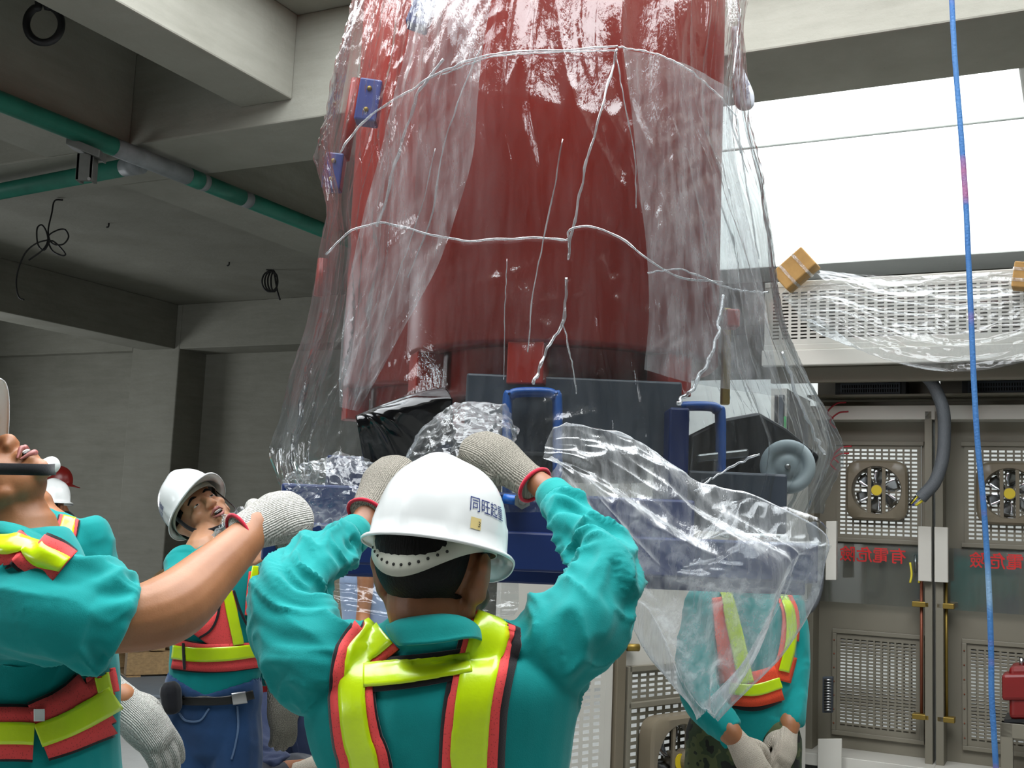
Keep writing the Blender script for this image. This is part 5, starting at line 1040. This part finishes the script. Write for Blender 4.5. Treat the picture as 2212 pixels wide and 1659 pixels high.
for k in range(2): slot_sheet('slotted_panel', ST(7.705, 1.95 - 1.95 * k, 2.9), nB, UZ, 1.94, .4, 30, 14, .68, .42, M['cab_light'], hb, margin=(.02, .03))
# opened door leaves standing towards the crew
hd = np.array([1.93, 7.3, 0]); ld = nrm(np.array([-.74, -.67, 0])); ln = np.array([.67, -.74, 0]) * np.sign(np.array([.67, -.74, 0]) @ np.array([0, -1, 0]))
def leaf(a, b, top): 
    return lambda x, z, d=0: hd + ld * x + UZ * z + ln * d
d1 = empty('cabinet_door_leaf'); tag(d1, 'opened beige cabinet door with slotted grille and fan, behind the camouflage trousers', 'door')
Lf = leaf(0, 0, 0)
mb = MB()
def lsheet(x0, x1, z0, z1, o=mb, th=.03): o.box(Lf(x0, z0, -th), ld * (x1 - x0), UZ * (z1 - z0), ln * th)
lsheet(.0, 1.72, .86, 2.0); lsheet(0, 1.02, .05, .86); lsheet(1.68, 1.72, .05, .86); lsheet(1.02, 1.68, .05, .12)
mb.build('door', M['cab_light'], d1, bevel=.004)
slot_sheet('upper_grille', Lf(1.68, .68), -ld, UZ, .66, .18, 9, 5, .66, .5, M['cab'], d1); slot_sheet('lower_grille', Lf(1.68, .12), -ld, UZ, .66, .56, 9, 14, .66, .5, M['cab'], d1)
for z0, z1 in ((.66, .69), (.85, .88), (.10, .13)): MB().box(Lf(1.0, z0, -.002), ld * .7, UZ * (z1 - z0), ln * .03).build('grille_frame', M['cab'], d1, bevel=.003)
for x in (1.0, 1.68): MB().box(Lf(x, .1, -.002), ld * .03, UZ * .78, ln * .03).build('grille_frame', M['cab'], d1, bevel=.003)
fan(Lf(1.36, .37, .05), -ld, ln, .19, d1)
MB().tube([Lf(1.3, .37, .06), Lf(1.3, .37, .17)], .06, 24).build('motor_can', M['fan_body'], d1); MB().tube([Lf(1.3, .37, .17), Lf(1.3, .37, .175)], .05, 24).build('motor_label', M['yellow_label'], d1)
MB().box(Lf(1.72, .02, -.03), ld * .07, UZ * 2.05, ln * .05).build('edge_post', M['fan_body'], d1, bevel=.006)
MB().tube([Lf(1.72, .98, .02), Lf(1.66, .98, .05)], .02, 12).build('latch', M['brass'], d1, True)
d2 = empty('cabinet_door_leaf'); tag(d2, 'pale perforated cabinet panel beside the raised right elbow', 'panel')
mb = MB(); lsheet(1.80, 2.62, .98, 2.0, mb); lsheet(1.80, 1.86, .05, .98, mb); lsheet(2.5, 2.62, .05, .98, mb); mb.build('panel', M['cab_light'], d2, bevel=.004)
slot_sheet('grille', Lf(2.5, .05), -ld, UZ, .64, .93, 8, 26, .62, .5, M['cab_light'], d2)
# film thrown over the header, held by packing pieces
f2 = empty('plastic_film'); tag(f2, 'clear film sagging over the slotted busbar box, right of the machine', 'plastic film')
hx = lambda x, y, s: tuple([x, y, PS(x, y, s)[1]])
ctrl_patch('film_sheet', [[hx(1690, 640, 7.6), hx(1745, 588, 7.6), hx(1850, 598, 7.62), hx(1980, 600, 7.62), hx(2100, 594, 7.62), hx(2260, 588, 7.62)],
    [hx(1705, 660, 7.5), hx(1800, 640, 7.48), hx(1900, 660, 7.48), hx(2000, 668, 7.5), (2110, 660, PS(2110, 660, 7.5)[1]), hx(2260, 640, 7.5)],
    [hx(1730, 680, 7.46), hx(1830, 705, 7.4), hx(1930, 735, 7.38), hx(2030, 745, 7.38), hx(2130, 735, 7.4), hx(2260, 700, 7.42)],
    [hx(1760, 690, 7.5), hx(1860, 750, 7.44), hx(1960, 785, 7.42), hx(2050, 800, 7.42), hx(2140, 795, 7.44), hx(2260, 770, 7.46)]], 200, 90, M['film_crumple'], f2,
    fold=lambda u_, v_: .045 * ridge(noise2(v_ * 5 - u_ * 1.2, u_ * 2.2, 61)) * np.clip(v_ * 3, .1, 1) + .02 * ridge(noise2(v_ * 12 - u_, u_ * 4, 62)) + .006 * ridge(noise2(v_ * 20, u_ * 30, 63)))
M['cardboard'] = plain('cardboard', 'b58c52', 0.8, var=0.12, scale=12)
def packing(q0, q1, w, dep, s, label, nm='packing_block'):
    a, b = PS(*q0, s), PS(*q1, s); d = nrm(b - a); n_ = nrm(np.cross(d, AX)); r = empty(nm); tag(r, label, 'packing block')
    MB().box(a - n_ * w / 2 - AX * dep / 2, d * np.linalg.norm(b - a), n_ * w, AX * dep).build('block', M['cardboard'], r, bevel=.008)
    for k in (.28, .7):
        c_ = a + (b - a) * k; e_ = .004; MB().box(c_ - n_ * (w / 2 + e_) - AX * (dep / 2 + e_) - d * .01, d * .02, n_ * (w + 2 * e_), AX * (dep + 2 * e_)).build('tape', M['film_milky'], r)
packing((1688, 612), (1752, 556), .16, .16, 7.55, 'tan cardboard packing piece tilted on the busbar box, next to the red machine')
packing((2204, 625), (2212, 570), .10, .14, 7.55, 'small tan packing piece at the right frame edge on the busbar box')
# red apparatus on its stand at the right edge
ra = empty('red_apparatus'); tag(ra, 'dark red resin apparatus on a grey stand at the right frame edge', 'transformer')
a = PS(2180, 1555, 7.9); b = PS(2250, 1555, 7.9); h_ = PS(2180, 1440, 7.9)[2] - a[2]
MB().box(a, b - a, UZ * h_, AX * .3).build('body', M['dark_red'], ra, bevel=.03, seg=3); MB().box(a - nB * .04 + UZ * h_ * .35 - AX * .02, b - a, UZ * h_ * .5, AX * .2).build('shoulder', M['dark_red'], ra, bevel=.02)
for k in (0, 1): MB().tube([a + nB * (.07 + .08 * k) + UZ * h_ + AX * .1, a + nB * (.07 + .08 * k) + UZ * (h_ + .05) + AX * .1], .015, 10).build('terminal', M['metal'], ra, True)
MB().box(a - UZ * .02 - nB * .03, (b - a) * 1.1, UZ * .02, AX * .32).build('base_plate', M['core_black'], ra)
z_ = a[2] - .02
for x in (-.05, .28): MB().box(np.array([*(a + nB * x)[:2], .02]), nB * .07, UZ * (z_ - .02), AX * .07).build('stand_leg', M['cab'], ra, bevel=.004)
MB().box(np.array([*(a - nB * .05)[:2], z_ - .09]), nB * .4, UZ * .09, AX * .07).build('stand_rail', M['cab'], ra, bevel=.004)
# ================================================================== services, ropes, things on the floor
M['pipe_green'] = plain('green_painted_pipe', '1c6a58', 0.5, var=0.2, scale=5); M['pipe_grey'] = plain('bare_grey_pipe', '777c7e', 0.55, var=0.2, scale=9); M['bracket_grey'] = plain('dirty_steel', '5b5c58', 0.6, .4, var=.2)
M['wood'] = plain('raw_pine', '9c7f57', 0.75, var=0.2, scale=9, aniso=(1, 6, 6)); M['cable_black'] = plain('black_cable', '121214', 0.5)
zp = 4.13
pipe = empty('green_pipe'); tag(pipe, 'green painted pipe running under the ceiling beams towards the machine', 'pipe')
q0, q1 = PZ(-40, 203, zp), PZ(730, 510, zp); L_ = lambda x, y: PZ(x, y, zp)
def seg(a, b, r, nm, mt, par): return MB().tube([a, b], r, 20).build(nm, M[mt], par, True)
def along(px): 
    lo, hi = 0.0, 1.0
    for _ in range(40):
        m = (lo + hi) / 2
        if proj(q0 * (1 - m) + q1 * m)[0] < px: lo = m
        else: hi = m
    return q0 * (1 - lo) + q1 * lo
far = q0 + (q1 - q0) * 2.6
seg(q0 - (q1 - q0) * 2, along(245), .066, 'pipe_length', 'pipe_green', pipe); seg(along(245), along(405), .067, 'bare_length', 'pipe_grey', pipe); seg(along(405), along(432), .069, 'pipe_collar', 'pipe_green', pipe)
seg(along(432), along(444), .0665, 'bare_length', 'pipe_grey', pipe); seg(along(444), along(522), .066, 'pipe_length', 'pipe_green', pipe); seg(along(522), along(538), .0665, 'bare_length', 'pipe_grey', pipe); seg(along(538), far, .066, 'pipe_length', 'pipe_green', pipe)
p2 = empty('green_pipe'); tag(p2, 'dark green branch pipe along the cross beam, behind the bracket', 'pipe')
a, b = PZ(-60, 425, zp - .02), PZ(268, 362, zp - .02); seg(a + (a - b) * 3, b, .066, 'pipe_length', 'pipe_green', p2); seg(b, PZ(305, 356, zp - .02), .067, 'bare_length', 'pipe_grey', p2)
hg = empty('pipe_bracket'); tag(hg, 'grey steel bracket hanging below the green pipe near the ceiling beam', 'bracket')
yb = along(185)[1]; c = P(186, 330, yb)
MB().box(P(150, 318, yb) - np.array([0, .07, 0]), P(222, 348, yb) - P(150, 318, yb), UZ * .06, (0, .14, 0)).build('saddle', M['bracket_grey'], hg, bevel=.006)
MB().box(P(168, 393, yb) - np.array([0, .05, 0]), P(204, 395, yb) - P(168, 393, yb), P(172, 335, yb) - P(168, 393, yb), (0, .03, 0)).build('channel_web', M['bracket_grey'], hg, bevel=.004)
for x in (168, 197): MB().box(P(x, 393, yb) - np.array([0, .05, 0]), P(x + 7, 393, yb) - P(x, 393, yb), P(x + 4, 335, yb) - P(x, 393, yb), (0, .1, 0)).build('channel_flange', M['bracket_grey'], hg, bevel=.003)
MB().tube([P(192, 386, yb - .07), P(192, 386, yb + .08)], .012, 8).build('bolt', M['steel'], hg)
def wire(label, pts, r, nm, cat, n=80, mat='cable_black', group=None):
    return tag(MB().tube(catmull(np.array(pts), n), r, 8).build(nm, M[mat], None, True), label, cat, group)
Yc_ = min(np.linspace(5.5, 9, 200), key=lambda y: abs(P(85, 50, y) @ BX - 5.75))
ring = [P(95 + 38 * math.sin(t), 52 - 40 * math.cos(t), Yc_) for t in np.linspace(.15, 2 * math.pi - .3, 24)]
wire('thick black hose ring hanging in the dark ceiling bay, top left', [P(108, -30, Yc_)] + ring + [P(80, -20, Yc_)], .024, 'hose_ring', 'hose')
k = PZ(125, 432, ZS - .02)[1]
wire('thin black wire with three loops dangling from the slab at left', [P(x, y, k) for x, y in ((136, 432), (118, 434), (112, 460), (104, 500), (112, 525), (135, 528), (148, 512), (140, 496), (122, 498), (104, 512), (112, 540), (134, 552), (140, 546), (112, 520), (96, 540), (82, 528), (80, 495), (90, 486), (100, 500), (103, 520), (92, 540), (62, 562))], .009, 'looped_wire', 'wire', 160)
wire('single black wire tail curving down beside the looped wire', [P(x, y, k) for x, y in ((104, 518), (78, 526), (55, 546), (40, 580), (35, 612), (40, 640), (52, 648))], .009, 'wire_tail', 'wire', 60)
k = PZ(583, 585, ZS - .02)[1]; pts = [(575, 583), (590, 584), (596, 596)]
for i in range(4): pts += [(583 + (17 + i) * math.cos(t) * (1 - .22 * i) + 3 * i, 608 + 22 * math.sin(t)) for t in np.linspace(-1.2 + .2 * i, 4.6, 9)]
wire('small coil of black wire hanging from the slab by the film', [P(x, y, k) for x, y in pts + [(596, 612), (600, 632), (605, 648)]], .012, 'wire_coil', 'wire', 200)
for (x, y), lb in (((235, 482), 'short black hook in the slab, right of the looped wire'), ((495, 566), 'short black hook in the slab, left of the small wire coil')):
    q = PZ(x, y, ZS); wire(lb, [q + UZ * .02, q - UZ * .04, q - UZ * .05 + BX * .03], .01, 'slab_hook', 'hook', 12)
# hand rope
M['rope'] = None
_k = NT('blue_rope'); _v = _k.coord('Object', (1, 1, 1)); _w = _k.noise(_k.coord('Object', (.4, .4, 2.3)), 1.6, 3)
_k.l(_k.ramp(_w, [(.3, '8fb2d0'), (.42, '4c83bd'), (.56, '3f74b4'), (.63, 'a86a94'), (.7, '5a86bd')]), _k.b.inputs['Base Color']); _k.b.inputs['Roughness'].default_value = .6
_k.l(_k.bump(_k.noise(_v, 160, 3), .5, .004), _k.b.inputs['Normal']); M['rope'] = _k.m
wire('blue and pink rope hanging straight down at right, in front of the cabinets', [P(x, y, 3.0) for x, y in ((2052, -90), (2056, 0), (2063, 130), (2076, 290), (2086, 430), (2092, 560), (2098, 690), (2104, 830), (2112, 960), (2122, 1060), (2131, 1180), (2137, 1290), (2141, 1410), (2142, 1500), (2148, 1600), (2154, 1700), (2162, 1830), (2166, 1960))], .0078, 'rope', 'rope', 120, 'rope')
# printed weight bag at the film's edge
wb = empty('weight_bag'); tag(wb, 'white printed bag hanging at the edge of the film under the light well', 'bag')
M['bag'] = plain('white_bag', 'c9ccd4', 0.5, var=.05); Yb = 3.75
fuse('bag', [limb([P(1594, 150, Yb), P(1600, 180, Yb), P(1606, 205, Yb), P(1609, 222, Yb)], [.02, .03, .036, .034], flat=.7)], .005, 3, M['bag'], wb)
MB().tube(catmull([P(1588, 60, Yb), P(1590, 110, Yb), P(1595, 155, Yb)], 12), .014, 10).build('tie', M['bag'], wb, True)
dv = nrm(P(1628, 205, Yb) - P(1612, 160, Yb)); du = nrm(np.cross(dv, np.array([0, -1, 0])))
for i, s in enumerate(('TAPE', 'MAV TAPE', 'BOND TAPE')):
    tv, tf = text_mesh(s, .013); T_ = bvh([o for o in wb.children if o.name.startswith('bag')][0]); V = []
    for x, y, _ in tv:
        q = P(1610 - i * 5, 172 + i * 5, Yb) + dv * x * .8 - du * y; d_ = nrm(q - EYE); h = T_.ray_cast(Vector(EYE), Vector(d_)); V.append(np.array(h[0]) - d_ * .002 if h[0] is not None else q - d_ * .03)
    mesh('lettering', V, tf, M['ink_blue'], False, wb)
# cable drum on its pallet, far left
Yd = 11.6; dc = P(402, 1300, Yd); dax = nrm(np.array([.5, -.85, 0])); dx = nrm(np.cross(dax, UZ))
dr = empty('cable_drum'); tag(dr, 'black cable drum standing on the pallet behind the jeans', 'cable drum')
rd = dc[2] - .32
for s in (-.3, .3):
    V = []; n_ = 40
    for h in (-.025, .025):
        for rr in (rd, .06): V += [dc + dax * (s + h) + rr * (math.cos(t) * dx + math.sin(t) * UZ) for t in np.linspace(0, 2 * math.pi, n_, endpoint=False)]
    Fc = [(a_ * n_ + j, a_ * n_ + (j + 1) % n_, b_ * n_ + (j + 1) % n_, b_ * n_ + j) for a_, b_ in ((0, 1), (1, 3), (3, 2), (2, 0)) for j in range(n_)]
    mesh('flange', V, Fc, M['wood'] if s < 0 else M['black_cloth'], False, dr)
MB().tube([dc - dax * .28, dc + dax * .28], rd * .9, 36).build('wound_cable', M['cable_black'], dr, True)
pa = empty('wooden_pallet'); tag(pa, 'raw timber pallet under the cable drum at the concrete wall', 'pallet')
pc = np.array([*dc[:2], 0]); ux, uy = dx, dax
for i in range(7): MB().box(pc - ux * .65 + ux * i * .195 - uy * .6 + UZ * .27, ux * .13, uy * 1.2, UZ * .03).build('deck_plank', M['wood'], pa)
for j in (-.58, -.05, .48): MB().box(pc - ux * .66 + uy * j + UZ * .05, ux * 1.32, uy * .1, UZ * .22 if j < 0 else UZ * .21).build('bearer', M['wood'], pa)
for i in (-.66, -.06, .53): MB().box(pc + ux * i - uy * .6, ux * .13, uy * 1.2, UZ * .045).build('base_plank', M['wood'], pa)
M['mat_green'] = plain('green_floor_paint', '5a7a6e', .6, var=.1); M['mat_grey'] = plain('blue_grey_board', '6f7880', .5, var=.08)
fl_ = PZ(250, 1480, 0); tag(MB().box(np.array([fl_[0] - 2.5, fl_[1] - .2, .002]), (4.2, -.6, 0), (.5, 1.6, 0), (0, 0, .03)).build('floor_board', M['mat_grey'], None, bevel=.01), 'blue-grey board lying flat on the floor before the pallet', 'board')
